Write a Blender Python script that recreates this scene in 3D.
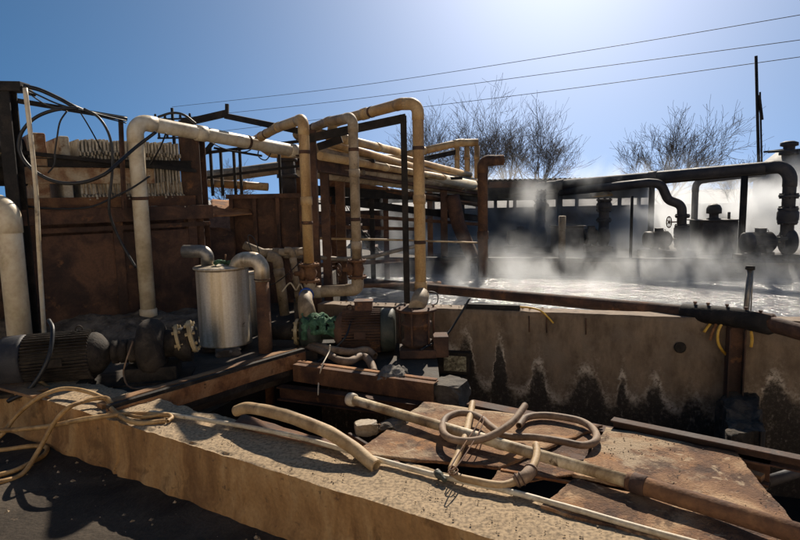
import bpy, bmesh, math, random
from mathutils import Vector as V, Matrix, noise as mnoise
R = math.radians
random.seed(7)
sc = bpy.context.scene
for o in list(bpy.data.objects): bpy.data.objects.remove(o)
COL = sc.collection

# ------------------------------------------------------------------ camera
CAM_Z, FPX, PITCH, ROLL = 1.75, 600.0, R(7.125), R(1.2)
cd = bpy.data.cameras.new('camera'); cam = bpy.data.objects.new('camera', cd); COL.objects.link(cam)
cd.sensor_width = 36.0; cd.lens = FPX / 800 * 36.0; cd.clip_start = 0.05; cd.clip_end = 3000
fwd = V((0, math.cos(PITCH), -math.sin(PITCH))); r0 = V((1, 0, 0)); u0 = V((0, math.sin(PITCH), math.cos(PITCH)))
rgt = r0 * math.cos(ROLL) - u0 * math.sin(ROLL); upv = r0 * math.sin(ROLL) + u0 * math.cos(ROLL)
m = Matrix((rgt, upv, -fwd)).transposed().to_4x4(); m.translation = V((0, 0, CAM_Z)); cam.matrix_world = m
sc.camera = cam
# ------------------------------------------------------------------ sky, sun, exposure
SUN_EL, SUN_AZ = R(37), R(15)
w = bpy.data.worlds.new('World'); sc.world = w; w.use_nodes = True
nt = w.node_tree; nt.nodes.clear()
sky = nt.nodes.new('ShaderNodeTexSky'); sky.sky_type = 'NISHITA'; sky.sun_disc = False
sky.sun_elevation = SUN_EL; sky.sun_rotation = SUN_AZ; sky.air_density = 0.5; sky.dust_density = 5.0; sky.ozone_density = 5.0; sky.altitude = 2500
bg = nt.nodes.new('ShaderNodeBackground'); bg.inputs[1].default_value = 0.052
wo = nt.nodes.new('ShaderNodeOutputWorld')
tc = nt.nodes.new('ShaderNodeTexCoord'); ad = nt.nodes.new('ShaderNodeVectorMath'); ad.inputs[1].default_value = (0, 0, .2)   # the horizon band lies below the roofs
nr = nt.nodes.new('ShaderNodeVectorMath'); nr.operation = 'NORMALIZE'; nt.links.new(tc.outputs['Generated'], ad.inputs[0]); nt.links.new(ad.outputs[0], nr.inputs[0]); nt.links.new(nr.outputs[0], sky.inputs[0])
hs = nt.nodes.new('ShaderNodeHueSaturation'); hs.inputs['Saturation'].default_value = 1.18; hs.inputs['Hue'].default_value = 0.483
nt.links.new(sky.outputs[0], hs.inputs['Color']); nt.links.new(hs.outputs[0], bg.inputs[0]); nt.links.new(bg.outputs[0], wo.inputs[0])
sd = bpy.data.lights.new('sun', 'SUN'); sd.energy = 2.75; sd.angle = R(0.5); sd.color = (1.0, 0.89, 0.74)
sun = bpy.data.objects.new('sun', sd); COL.objects.link(sun)
sdir = V((math.sin(SUN_AZ) * math.cos(SUN_EL), math.cos(SUN_AZ) * math.cos(SUN_EL), math.sin(SUN_EL)))
sun.rotation_euler = sdir.to_track_quat('Z', 'Y').to_euler(); sun.location = sdir * 60
sc.view_settings.view_transform = 'Standard'; sc.view_settings.look = 'None'
sc.view_settings.exposure = 1.27; sc.view_settings.gamma = 1.0; sc.view_settings.use_curve_mapping = False
sc.render.engine = 'CYCLES'
sc.cycles.use_denoising = True; sc.cycles.max_bounces = 6; sc.cycles.volume_bounces = 1
sc.cycles.volume_max_steps = 96; sc.cycles.sample_clamp_indirect = 6.0

# ------------------------------------------------------------------ surveying helpers: a sight line to a real height or distance
def ray(px, py): return fwd * FPX + rgt * (px - 400) + upv * (270 - py)
def onz(px, py, z):
    d = ray(px, py); return V((0, 0, CAM_Z)) + d * ((z - CAM_Z) / d.z)
def at(px, py, y):
    d = ray(px, py); return V((0, 0, CAM_Z)) + d * (y / d.y)
def nz(p, s=1.0): return mnoise.noise(V(p) * s)
def ridge(p, s, o=4): return mnoise.fractal(V(p) * s, 1.0, 2.0, o)

# ------------------------------------------------------------------ materials
MT = {}
def material(name, stops, scale=6.0, rough=0.75, bump=0.15, metal=0.0, stretch=(1, 1, 1), fine=60.0, spots=None, topmud=None, rough2=None, spec=0.5, layers=()):
    """stops: colours from the low to the high end of a cloudy noise; spots: (colour, threshold, scale); topmud: dried mud lying on faces that point up"""
    m = bpy.data.materials.new(name); m.use_nodes = True; t = m.node_tree; N = t.nodes; L = t.links
    b = N['Principled BSDF']; b.inputs['Metallic'].default_value = metal; b.inputs['Specular IOR Level'].default_value = spec
    tc = N.new('ShaderNodeTexCoord'); oi = N.new('ShaderNodeObjectInfo')
    mul = N.new('ShaderNodeMath'); mul.operation = 'MULTIPLY'; mul.inputs[1].default_value = 37.0; L.new(oi.outputs['Random'], mul.inputs[0])
    add = N.new('ShaderNodeVectorMath'); add.operation = 'ADD'; L.new(tc.outputs['Object'], add.inputs[0]); L.new(mul.outputs[0], add.inputs[1])
    mp = N.new('ShaderNodeMapping'); mp.inputs['Scale'].default_value = stretch; L.new(add.outputs[0], mp.inputs[0])
    n1 = N.new('ShaderNodeTexNoise'); n1.inputs['Scale'].default_value = scale; n1.inputs['Detail'].default_value = 9; n1.inputs['Roughness'].default_value = 0.65
    n1.inputs['Distortion'].default_value = 0.6; L.new(mp.outputs[0], n1.inputs['Vector'])
    cr = N.new('ShaderNodeValToRGB'); e = cr.color_ramp.elements
    k = len(stops)
    for i, c in enumerate(stops):
        p = 0.37 + 0.26 * i / max(1, k - 1)
        if i == 0: e[0].position = p; e[0].color = (*c, 1)
        elif i == k - 1: e[-1].position = p; e[-1].color = (*c, 1)
        else: q = e.new(p); q.color = (*c, 1)
    L.new(n1.outputs[0], cr.inputs[0]); col = cr.outputs[0]
    n2 = N.new('ShaderNodeTexNoise'); n2.inputs['Scale'].default_value = fine; n2.inputs['Detail'].default_value = 6; L.new(add.outputs[0], n2.inputs['Vector'])
    mx = N.new('ShaderNodeMix'); mx.data_type = 'RGBA'; mx.blend_type = 'OVERLAY'; mx.inputs[0].default_value = 0.35
    L.new(col, mx.inputs[6]); L.new(n2.outputs[0], mx.inputs[7]); col = mx.outputs[2]
    if spots:
        n3 = N.new('ShaderNodeTexNoise'); n3.inputs['Scale'].default_value = spots[2]; n3.inputs['Detail'].default_value = 7; n3.inputs['Roughness'].default_value = 0.7
        L.new(add.outputs[0], n3.inputs['Vector'])
        mr = N.new('ShaderNodeMapRange'); mr.inputs[1].default_value = spots[1]; mr.inputs[2].default_value = spots[1] + 0.08; L.new(n3.outputs[0], mr.inputs[0])
        m3 = N.new('ShaderNodeMix'); m3.data_type = 'RGBA'; L.new(mr.outputs[0], m3.inputs[0]); L.new(col, m3.inputs[6]); m3.inputs[7].default_value = (*spots[0], 1); col = m3.outputs[2]
    for lc, lt, ls, lw, lk in layers:                     # further stains: colour, threshold, scale, softness, strength
        n4 = N.new('ShaderNodeTexNoise'); n4.inputs['Scale'].default_value = ls; n4.inputs['Detail'].default_value = 8; n4.inputs['Roughness'].default_value = .68; n4.inputs['Distortion'].default_value = .4
        of = N.new('ShaderNodeVectorMath'); of.inputs[1].default_value = (ls*3.7, lt*91, 5.1); L.new(add.outputs[0], of.inputs[0]); L.new(of.outputs[0], n4.inputs['Vector'])
        m5 = N.new('ShaderNodeMapRange'); m5.inputs[1].default_value = lt; m5.inputs[2].default_value = lt + lw; m5.inputs[4].default_value = lk; L.new(n4.outputs[0], m5.inputs[0])
        m6 = N.new('ShaderNodeMix'); m6.data_type = 'RGBA'; L.new(m5.outputs[0], m6.inputs[0]); L.new(col, m6.inputs[6]); m6.inputs[7].default_value = (*lc, 1); col = m6.outputs[2]
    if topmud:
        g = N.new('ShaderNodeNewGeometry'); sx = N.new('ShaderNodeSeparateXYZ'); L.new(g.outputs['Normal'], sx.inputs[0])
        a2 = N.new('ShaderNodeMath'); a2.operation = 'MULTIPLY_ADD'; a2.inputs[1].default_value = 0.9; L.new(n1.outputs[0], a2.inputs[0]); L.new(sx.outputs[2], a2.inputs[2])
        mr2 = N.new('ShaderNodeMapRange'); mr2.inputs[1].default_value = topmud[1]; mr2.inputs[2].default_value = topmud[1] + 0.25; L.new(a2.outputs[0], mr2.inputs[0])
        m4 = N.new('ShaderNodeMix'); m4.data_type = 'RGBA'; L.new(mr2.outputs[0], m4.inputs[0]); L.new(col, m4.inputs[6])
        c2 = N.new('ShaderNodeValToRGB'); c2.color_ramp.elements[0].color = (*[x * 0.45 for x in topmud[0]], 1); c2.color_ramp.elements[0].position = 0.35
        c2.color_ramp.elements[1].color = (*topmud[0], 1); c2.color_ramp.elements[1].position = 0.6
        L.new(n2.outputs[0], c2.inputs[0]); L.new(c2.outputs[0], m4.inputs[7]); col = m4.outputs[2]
    L.new(col, b.inputs['Base Color'])
    rr = N.new('ShaderNodeMapRange'); rr.inputs[3].default_value = rough; rr.inputs[4].default_value = rough2 if rough2 is not None else min(1, rough + 0.15)
    rr.inputs[1].default_value = 0.35; rr.inputs[2].default_value = 0.65; L.new(n1.outputs[0], rr.inputs[0]); L.new(rr.outputs[0], b.inputs['Roughness'])
    if bump:
        ad = N.new('ShaderNodeMath'); ad.operation = 'MULTIPLY_ADD'; ad.inputs[1].default_value = 0.4; L.new(n2.outputs[0], ad.inputs[0]); L.new(n1.outputs[0], ad.inputs[2])
        bp = N.new('ShaderNodeBump'); bp.inputs['Strength'].default_value = min(1, bump * 2.5); bp.inputs['Distance'].default_value = 0.02; L.new(ad.outputs[0], bp.inputs['Height']); L.new(bp.outputs[0], b.inputs['Normal'])
    MT[name] = m; return m

material('asphalt', [(.026, .020, .015), (.050, .039, .029), (.085, .067, .050)], 1.6, .88, .35, spec=.25, fine=45, spots=((.085, .062, .042), .60, 9))
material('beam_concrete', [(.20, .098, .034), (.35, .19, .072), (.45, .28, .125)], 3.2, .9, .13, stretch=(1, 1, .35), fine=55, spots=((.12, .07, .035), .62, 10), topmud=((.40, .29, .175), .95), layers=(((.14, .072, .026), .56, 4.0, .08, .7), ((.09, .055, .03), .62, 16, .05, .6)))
material('wall_dark', [(.030, .022, .016), (.055, .041, .029), (.095, .070, .050)], 3, .8, .25, fine=30)
material('grey_concrete', [(.055, .044, .034), (.095, .078, .060), (.15, .125, .098)], 3.5, .85, .25, fine=40, spots=((.06, .05, .042), .58, 5))
material('dirt', [(.06, .047, .036), (.12, .097, .075), (.20, .165, .13)], 5, .95, .5, fine=35, spots=((.22, .20, .18), .62, 14))
material('mud', [(.022, .017, .013), (.045, .036, .028), (.085, .068, .053)], 9, .95, .5, fine=50)
material('bounce_pale', [(.64, .60, .53), (.72, .68, .61), (.78, .74, .68)], .8, .9, .1, fine=12)
material('gravel', [(.13, .09, .055), (.24, .175, .11), (.38, .295, .20)], 9, .95, .4)
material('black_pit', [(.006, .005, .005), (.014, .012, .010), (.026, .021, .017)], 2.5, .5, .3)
material('rust', [(.055, .025, .014), (.12, .055, .026), (.21, .105, .048)], 3.2, .8, .2, fine=55, spots=((.26, .13, .055), .62, 7))
material('rust_dark', [(.036, .019, .013), (.076, .039, .025), (.145, .073, .042)], 3.0, .8, .18, fine=50, spots=((.19, .085, .036), .60, 5))
material('rust_plate', [(.060, .028, .015), (.15, .075, .038), (.25, .14, .072), (.36, .235, .135)], 2.6, .93, .55, fine=85, spots=((.33, .165, .068), .56, 2.0), layers=(((.36, .275, .18), .52, 1.3, .07, .8), ((.055, .027, .016), .55, 3.6, .05, .7), ((.45, .34, .22), .59, 13, .05, .6), ((.04, .021, .013), .61, 22, .04, .85)))
material('rust_orange', [(.14, .055, .02), (.27, .12, .045), (.38, .20, .09)], 5, .85, .25, spots=((.07, .03, .018), .60, 11))
material('steel_black', [(.010, .009, .009), (.020, .018, .017), (.04, .033, .028)], 4, .75, .15, spec=.3, spots=((.075, .045, .03), .66, 10))
material('iron_oily', [(.013, .010, .008), (.027, .021, .016), (.060, .046, .035)], 6, .72, .2, spec=.3, spots=((.10, .075, .05), .66, 12))
material('steel_blue', [(.018, .018, .021), (.034, .032, .036), (.06, .052, .05)], 4, .6, .12)
material('timber', [(.09, .045, .022), (.20, .105, .048), (.32, .18, .085)], 5, .85, .25, stretch=(.35, .35, 4))
material('pvc', [(.50, .395, .245), (.66, .55, .385), (.76, .67, .51)], 2.2, .42, .05, fine=25, spots=((.28, .215, .14), .63, 5))
material('pvc_tan', [(.30, .165, .06), (.50, .315, .135), (.60, .43, .22)], 3.0, .5, .08, stretch=(1, 1, .35), spots=((.20, .11, .045), .62, 6))
material('pvc_dirty', [(.22, .14, .065), (.44, .33, .19), (.64, .53, .36)], 4.5, .55, .12, spots=((.10, .065, .035), .60, 8))
material('pvc_old', [(.17, .12, .07), (.30, .225, .14), (.43, .34, .235)], 4, .6, .1, spots=((.09, .055, .03), .61, 9))
material('flange_cream', [(.25, .18, .09), (.42, .32, .17), (.52, .42, .26)], 6, .6, .1)
material('stainless', [(.38, .30, .20), (.54, .45, .33), (.66, .57, .45)], 2.5, .42, .04, metal=.75, stretch=(5, 5, .25), spots=((.16, .12, .08), .66, 6), rough2=.58)
material('hose_tan', [(.26, .16, .07), (.40, .265, .13), (.50, .36, .20)], 5, .6, .08, spots=((.15, .10, .055), .62, 9))
material('hose_amber', [(.22, .12, .04), (.38, .225, .085), (.48, .31, .14)], 7, .5, .06)
material('hose_brown', [(.11, .066, .038), (.20, .128, .078), (.29, .20, .13)], 6, .65, .08)
material('hose_cream', [(.36, .28, .18), (.52, .43, .30), (.62, .55, .42)], 5, .5, .06, spots=((.22, .15, .08), .64, 10))
material('cable', [(.008, .008, .009), (.014, .014, .015), (.022, .021, .021)], 6, .45, .05)
material('yellow', [(.5, .26, .03), (.7, .40, .05), (.75, .48, .12)], 8, .6, .05)
material('green_cloth', [(.02, .05, .024), (.045, .11, .055), (.10, .20, .115)], 14, .9, .3)
material('blue_tape', [(.02, .06, .25), (.03, .09, .38), (.05, .13, .45)], 10, .5, .05)
material('grey_cloth', [(.08, .07, .06), (.15, .135, .115), (.24, .215, .185)], 12, .95, .3)
material('motor_green', [(.020, .026, .020), (.040, .046, .034), (.075, .07, .052)], 5, .55, .12, spots=((.11, .055, .026), .60, 8))
material('press_plate', [(.24, .20, .15), (.42, .375, .30), (.56, .51, .42)], 7, .7, .12, spots=((.16, .115, .07), .60, 9))
material('filter_cloth', [(.20, .145, .09), (.34, .265, .175), (.46, .38, .27)], 7, .95, .2, stretch=(1, 1, .25), spots=((.10, .065, .04), .58, 6))
material('cream_paint', [(.22, .175, .12), (.38, .325, .24), (.50, .44, .34)], 3, .7, .1, spots=((.17, .085, .04), .57, 5))
material('rust_cream', [(.22, .10, .045), (.36, .235, .13), (.50, .40, .27)], 4.5, .75, .15, spots=((.20, .085, .035), .54, 6))
material('galvanised', [(.16, .145, .125), (.24, .22, .19), (.33, .305, .265)], 5, .4, .05, metal=.7)
material('bark', [(.055, .045, .038), (.09, .075, .063), (.13, .11, .095)], 8, .9, .1)
material('tank_grey', [(.10, .10, .105), (.16, .16, .165), (.22, .22, .22)], 1.5, .6, .06, stretch=(1, 1, .4))
material('roof_sheet', [(.035, .028, .025), (.06, .047, .041), (.09, .07, .06)], 2, .7, .1)
material('brick', [(.055, .033, .026), (.09, .052, .040), (.13, .078, .058)], 6, .9, .2)
material('wire', [(.03, .03, .032), (.04, .04, .042), (.05, .05, .052)], 3, .5, 0)
material('notice', [(.10, .08, .05), (.30, .25, .15), (.62, .55, .36)], 26, .8, .25, spots=((.05, .04, .03), .60, 30))
material('bounce_soil', [(.36, .28, .20), (.46, .37, .28), (.54, .45, .35)], .4, .95, .3, fine=6)

material('pale_ground', [(.27, .255, .23), (.35, .335, .31), (.42, .405, .38)], .3, .95, .2, fine=5)
def wall_material():
    """pond wall: brown render, black damp rising in pointed tongues, white salt crust along their edges"""
    m = bpy.data.materials.new('pond_wall_concrete'); m.use_nodes = True; t = m.node_tree; N = t.nodes; L = t.links; b = N['Principled BSDF']
    def math_(op, a, c=None, d=None):
        n = N.new('ShaderNodeMath'); n.operation = op
        for i, x in enumerate((a, c, d)):
            if x is None: continue
            if isinstance(x, (int, float)): n.inputs[i].default_value = x
            else: L.new(x, n.inputs[i])
        return n.outputs[0]
    def noise_(vec, s, d=6, r=.6):
        n = N.new('ShaderNodeTexNoise'); n.inputs['Scale'].default_value = s; n.inputs['Detail'].default_value = d; n.inputs['Roughness'].default_value = r; L.new(vec, n.inputs['Vector']); return n.outputs[0]
    def mr(x, a, c, lo=0., hi=1.):
        n = N.new('ShaderNodeMapRange'); n.inputs[1].default_value = a; n.inputs[2].default_value = c; n.inputs[3].default_value = lo; n.inputs[4].default_value = hi; L.new(x, n.inputs[0]); return n.outputs[0]
    def mix_(f, a, c):
        n = N.new('ShaderNodeMix'); n.data_type = 'RGBA'; L.new(f, n.inputs[0])
        for i, x in ((6, a), (7, c)):
            if isinstance(x, tuple): n.inputs[i].default_value = (*x, 1)
            else: L.new(x, n.inputs[i])
        return n.outputs[2]
    tc = N.new('ShaderNodeTexCoord'); ob = tc.outputs['Object']; sp = N.new('ShaderNodeSeparateXYZ'); L.new(ob, sp.inputs[0])
    x, z = sp.outputs[0], sp.outputs[2]
    st = N.new('ShaderNodeMapping'); st.inputs['Scale'].default_value = (2.6, 2.6, 1.1); L.new(ob, st.inputs[0])
    nA = noise_(ob, 2.2); nB = noise_(ob, 14, 8, .7); nS = noise_(st.outputs[0], 3, 7, .7); nC = noise_(ob, 60, 4); nD = noise_(ob, 34, 6, .75)
    base = mix_(mr(nS, .35, .65), (.13, .088, .054), (.27, .19, .122))
    base = mix_(mr(nA, .52, .72), base, (.23, .175, .125))
    base = mix_(math_('MULTIPLY', mr(nB, .60, .72), .6), base, (.09, .062, .042))
    # outline of the damp: surveyed points along the wall, jittered by noise
    a0, a1 = onz(430, 308, .60), onz(735, 319, .60); ud = (a1 - a0); ud.z = 0; ud.normalize(); un = V((-ud.y, ud.x, 0))
    line = [(400, 352), (432, 350), (455, 352), (466, 337), (474, 362), (489, 387), (494, 365), (499, 342), (506, 370), (517, 395), (529, 388), (538, 366), (547, 390), (556, 400), (575, 385), (588, 372), (600, 388), (614, 404), (622, 376), (631, 400), (645, 396), (655, 383), (663, 400), (680, 410), (690, 396), (705, 412), (722, 417), (735, 405), (760, 400), (775, 378), (790, 398), (815, 402), (850, 380), (890, 410)]
    pts = []
    for px, py in line:
        r_ = ray(px, py); k = (a0 - V((0, 0, CAM_Z))).dot(un) / r_.dot(un); p = V((0, 0, CAM_Z)) + r_ * k; pts.append(((p - a0).dot(ud), p.z))
    T0, T1 = pts[0][0], pts[-1][0]
    dt = N.new('ShaderNodeVectorMath'); dt.operation = 'DOT_PRODUCT'; L.new(ob, dt.inputs[0]); dt.inputs[1].default_value = tuple(ud)
    tj = math_('ADD', dt.outputs['Value'], math_('MULTIPLY', math_('SUBTRACT', noise_(ob, 9, 5), .5), .10))
    fc = N.new('ShaderNodeFloatCurve'); cu = fc.mapping.curves[0]
    nrm = [((a - T0)/(T1 - T0), (b_ + .5)) for a, b_ in pts]
    cu.points[0].location = nrm[0]; cu.points[1].location = nrm[-1]
    for q in nrm[1:-1]: cu.points.new(*q)
    for q in cu.points: q.handle_type = 'AUTO'
    fc.mapping.use_clip = False; fc.mapping.update()
    L.new(mr(tj, T0, T1), fc.inputs['Value'])
    edge = math_('ADD', math_('SUBTRACT', fc.outputs[0], .5), math_('MULTIPLY', math_('SUBTRACT', nB, .5), .10))
    d = math_('SUBTRACT', z, edge)                        # >0 above the damp
    dark = math_('MULTIPLY', mr(d, .03, -.07), math_('ADD', .80, math_('MULTIPLY', nC, .2)))
    crust = math_('MULTIPLY', mr(math_('ABSOLUTE', math_('SUBTRACT', d, .025)), .085, .0), mr(nD, .40, .52))
    crust = math_('MULTIPLY', crust, mr(noise_(ob, 4.5, 3), .40, .60))
    low = mr(z, .12, -.15)
    crust = math_('MULTIPLY', crust, math_('SUBTRACT', 1., math_('MULTIPLY', low, .2)))
    veil = math_('MULTIPLY', mr(math_('ABSOLUTE', math_('SUBTRACT', d, .05)), .22, .02), math_('MULTIPLY', mr(nD, .46, .62), .55))
    c = mix_(dark, base, mix_(math_('MULTIPLY', mr(nD, .52, .70), .8), (.028, .022, .017), (.17, .135, .105)))
    runs = math_('MULTIPLY', math_('MULTIPLY', mr(noise_(st.outputs[0], 7, 6, .7), .56, .68), mr(d, .34, .02)), math_('MULTIPLY', mr(nD, .42, .58), .55))
    c = mix_(runs, c, (.52, .43, .33))
    c = mix_(veil, c, (.38, .30, .215)); c = mix_(crust, c, (.78, .66, .52))
    L.new(c, b.inputs['Base Color']); b.inputs['Roughness'].default_value = .85
    bp = N.new('ShaderNodeBump'); bp.inputs['Strength'].default_value = .5; bp.inputs['Distance'].default_value = .02
    L.new(math_('ADD', nB, crust), bp.inputs['Height']); L.new(bp.outputs[0], b.inputs['Normal'])
    MT['pond_wall'] = m
wall_material()

def water_material():
    m = bpy.data.materials.new('hot_water'); m.use_nodes = True; t = m.node_tree; N = t.nodes; L = t.links; b = N['Principled BSDF']
    b.inputs['Base Color'].default_value = (.20, .205, .21, 1); b.inputs['Roughness'].default_value = .10; b.inputs['IOR'].default_value = 1.33
    tc = N.new('ShaderNodeTexCoord'); mp = N.new('ShaderNodeMapping'); mp.inputs['Scale'].default_value = (1, 1, 1); L.new(tc.outputs['Object'], mp.inputs[0])
    n1 = N.new('ShaderNodeTexNoise'); n1.inputs['Scale'].default_value = 4.0; n1.inputs['Detail'].default_value = 5; n1.inputs['Roughness'].default_value = .62; L.new(mp.outputs[0], n1.inputs['Vector'])
    n2 = N.new('ShaderNodeTexNoise'); n2.inputs['Scale'].default_value = 22; n2.inputs['Detail'].default_value = 3; L.new(mp.outputs[0], n2.inputs['Vector'])
    ad = N.new('ShaderNodeMath'); ad.operation = 'MULTIPLY_ADD'; ad.inputs[1].default_value = .2; L.new(n2.outputs[0], ad.inputs[0]); L.new(n1.outputs[0], ad.inputs[2])
    bp = N.new('ShaderNodeBump'); bp.inputs['Strength'].default_value = 1; bp.inputs['Distance'].default_value = .10; L.new(ad.outputs[0], bp.inputs['Height']); L.new(bp.outputs[0], b.inputs['Normal'])
    MT['water'] = m
water_material()

# ------------------------------------------------------------------ mesh builder
class MB:
    def __init__(s): s.v = []; s.f = []; s.sm = []
    def face(s, idx, smooth=False): s.f.append(tuple(idx)); s.sm.append(smooth)
    def box(s, c, size, rot=None):
        c = V(c); hx, hy, hz = [k / 2 for k in size]; n = len(s.v)
        for x, y, z in ((-1,-1,-1),(1,-1,-1),(1,1,-1),(-1,1,-1),(-1,-1,1),(1,-1,1),(1,1,1),(-1,1,1)):
            p = V((x * hx, y * hy, z * hz))
            if rot is not None: p = rot @ p
            s.v.append(c + p)
        for q in ((3,2,1,0),(4,5,6,7),(0,1,5,4),(1,2,6,5),(2,3,7,6),(3,0,4,7)): s.face([n + k for k in q])
        return s
    def prof(s, pts, p0, p1, up=(0, 0, 1), smooth=False):
        """extrude a closed outline (right, up) from p0 to p1"""
        p0, p1 = V(p0), V(p1); d = (p1 - p0).normalized(); up = V(up)
        x = d.cross(up)
        if x.length < 1e-4: x = d.cross(V((0, 1, 0)))
        x.normalize(); y = x.cross(d).normalized(); n = len(s.v); k = len(pts)
        for p in (p0, p1):
            for a, b in pts: s.v.append(p + x * a + y * b)
        for i in range(k): j = (i + 1) % k; s.face((n + i, n + j, n + k + j, n + k + i), smooth)
        s.face([n + i for i in range(k)][::-1]); s.face([n + k + i for i in range(k)])
        return s
    def bar(s, p0, p1, w, h, up=(0, 0, 1)): return s.prof([(-w/2,-h/2),(w/2,-h/2),(w/2,h/2),(-w/2,h/2)], p0, p1, up)
    def ibeam(s, p0, p1, w, h, t=None, up=(0, 0, 1)):
        t = t or h * .09; a, b, c = w/2, h/2, t/2
        return s.prof([(-a,-b),(a,-b),(a,-b+t),(c,-b+t),(c,b-t),(a,b-t),(a,b),(-a,b),(-a,b-t),(-c,b-t),(-c,-b+t),(-a,-b+t)], p0, p1, up)
    def channel(s, p0, p1, w, h, t, up=(0, 0, 1), flip=1):
        a, b = w/2 * flip, h/2; u = t * flip
        return s.prof([(-a,-b),(a,-b),(a,-b+t),(-a+u,-b+t),(-a+u,b-t),(a,b-t),(a,b),(-a,b)], p0, p1, up)
    def angle(s, p0, p1, w, t, up=(0, 0, 1), flip=1):
        return s.prof([(0,0),(w*flip,0),(w*flip,t),(t*flip,t),(t*flip,w),(0,w)], p0, p1, up)
    def tube(s, path, r, n=14, cap=True, smooth=True):
        P = [V(p) for p in path]; k = len(P); rr = r if isinstance(r, (list, tuple)) else [r] * k
        t0 = (P[1] - P[0]).normalized(); a = t0.orthogonal().normalized(); base = len(s.v)
        for i in range(k):
            t = (P[min(i+1, k-1)] - P[max(i-1, 0)]).normalized()
            q = t0.rotation_difference(t); a = (q @ a); a = (a - t * a.dot(t)).normalized(); b = t.cross(a); t0 = t
            for j in range(n):
                g = 2 * math.pi * j / n; s.v.append(P[i] + (a * math.cos(g) + b * math.sin(g)) * rr[i])
        for i in range(k - 1):
            for j in range(n):
                j2 = (j + 1) % n; s.face((base+i*n+j, base+i*n+j2, base+(i+1)*n+j2, base+(i+1)*n+j), smooth)
        if cap:
            s.face([base + j for j in range(n)][::-1]); s.face([base + (k-1)*n + j for j in range(n)])
        return s
    def lathe(s, prof, base, axis=(0, 0, 1), n=24, smooth=True):
        """prof: (radius, height) from bottom to top along axis; closes at radius 0"""
        base = V(base); ax = V(axis).normalized(); a = ax.orthogonal().normalized(); b = ax.cross(a); st = len(s.v); k = len(prof)
        for r, h in prof:
            for j in range(n):
                g = 2 * math.pi * j / n; s.v.append(base + ax * h + (a * math.cos(g) + b * math.sin(g)) * max(r, 1e-4))
        for i in range(k - 1):
            flat = abs(prof[i][1] - prof[i+1][1]) < 1e-6
            for j in range(n):
                j2 = (j + 1) % n; s.face((st+i*n+j, st+i*n+j2, st+(i+1)*n+j2, st+(i+1)*n+j), smooth and not flat)
        s.face([st + j for j in range(n)][::-1]); s.face([st + (k-1)*n + j for j in range(n)])
        return s
    def torus(s, c, axis, Rr, r, n=28, k=8):
        ax = V(axis).normalized(); a = ax.orthogonal().normalized(); b = ax.cross(a); c = V(c); st = len(s.v)
        for i in range(n):
            g = 2*math.pi*i/n; d = a*math.cos(g)+b*math.sin(g)
            for j in range(k):
                h = 2*math.pi*j/k; s.v.append(c + d*(Rr + r*math.cos(h)) + ax*(r*math.sin(h)))
        for i in range(n):
            for j in range(k):
                i2, j2 = (i+1) % n, (j+1) % k; s.face((st+i*k+j, st+i2*k+j, st+i2*k+j2, st+i*k+j2), True)
        return s
    def poly(s, pts, z0, z1):
        n = len(s.v); k = len(pts)
        for z in (z0, z1):
            for p in pts: s.v.append(V((p[0], p[1], z)))
        for i in range(k): j = (i+1) % k; s.face((n+i, n+j, n+k+j, n+k+i))
        s.face([n+i for i in range(k)][::-1]); s.face([n+k+i for i in range(k)])
        return s
    def patch(s, c, nu, nv, thick, warp=.008, jit=.012, seed=0.0, ws=2.2):
        """four corners, warped and ragged sheet of given thickness"""
        A, B, C, D = [V(p) for p in c]; top = []; n0 = len(s.v)
        for i in range(nu + 1):
            for j in range(nv + 1):
                u, v = i/nu, j/nv; p = (A*(1-u)+B*u)*(1-v) + (D*(1-u)+C*u)*v
                e = 1.0 if i in (0, nu) or j in (0, nv) else .25
                q = p + V((seed, seed*.7, 0)); o = V((nz(q, 9), nz(q + V((31, 5, 2)), 9), 0)) * jit * e + V((nz(q + V((7, 3, 1)), 33), nz(q + V((1, 9, 4)), 33), 0)) * jit * .4 * e
                s.v.append(p + o + V((0, 0, ridge(q, ws) * warp)))
        def id_(i, j): return n0 + i*(nv+1) + j
        for i in range(nu):
            for j in range(nv): s.face((id_(i,j), id_(i+1,j), id_(i+1,j+1), id_(i,j+1)), True)
        rim = [(i,0) for i in range(nu)] + [(nu,j) for j in range(nv)] + [(i,nv) for i in range(nu,0,-1)] + [(0,j) for j in range(nv,0,-1)]
        m0 = len(s.v)
        for i, j in rim: s.v.append(s.v[id_(i,j)] - V((0, 0, thick)))
        k = len(rim)
        for q in range(k):
            q2 = (q+1) % k; s.face((id_(*rim[q2]), id_(*rim[q]), m0+q, m0+q2))
        s.face([m0+q for q in range(k)])
        return s
def fix(mesh):
    bm = bmesh.new(); bm.from_mesh(mesh); bmesh.ops.recalc_face_normals(bm, faces=bm.faces); bm.to_mesh(mesh); bm.free()
def obj(name, mb, mat, parent=None, origin=None, bev=0.0, recalc=True):
    me = bpy.data.meshes.new(name)
    off = V((0, 0, 0))
    if parent is not None: off = wpos(parent)
    elif origin is not None: off = V(origin)
    me.from_pydata([tuple(p - off) for p in mb.v], [], mb.f)
    me.polygons.foreach_set('use_smooth', mb.sm)
    if recalc: fix(me)
    me.materials.append(MT[mat]); o = bpy.data.objects.new(name, me); COL.objects.link(o)
    if parent is not None: o.parent = parent
    else: o.location = off
    if bev:
        b = o.modifiers.new('edge', 'BEVEL'); b.width = bev; b.segments = 2; b.limit_method = 'ANGLE'; b.angle_limit = R(40)
    return o
def wpos(o):
    p = V(o.location)
    while o.parent is not None: o = o.parent; p += V(o.location)
    return p
def tag(o, label, cat, group=None, kind=None):
    o['label'] = label; o['category'] = cat
    if group: o['group'] = group
    if kind: o['kind'] = kind
    return o
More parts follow.
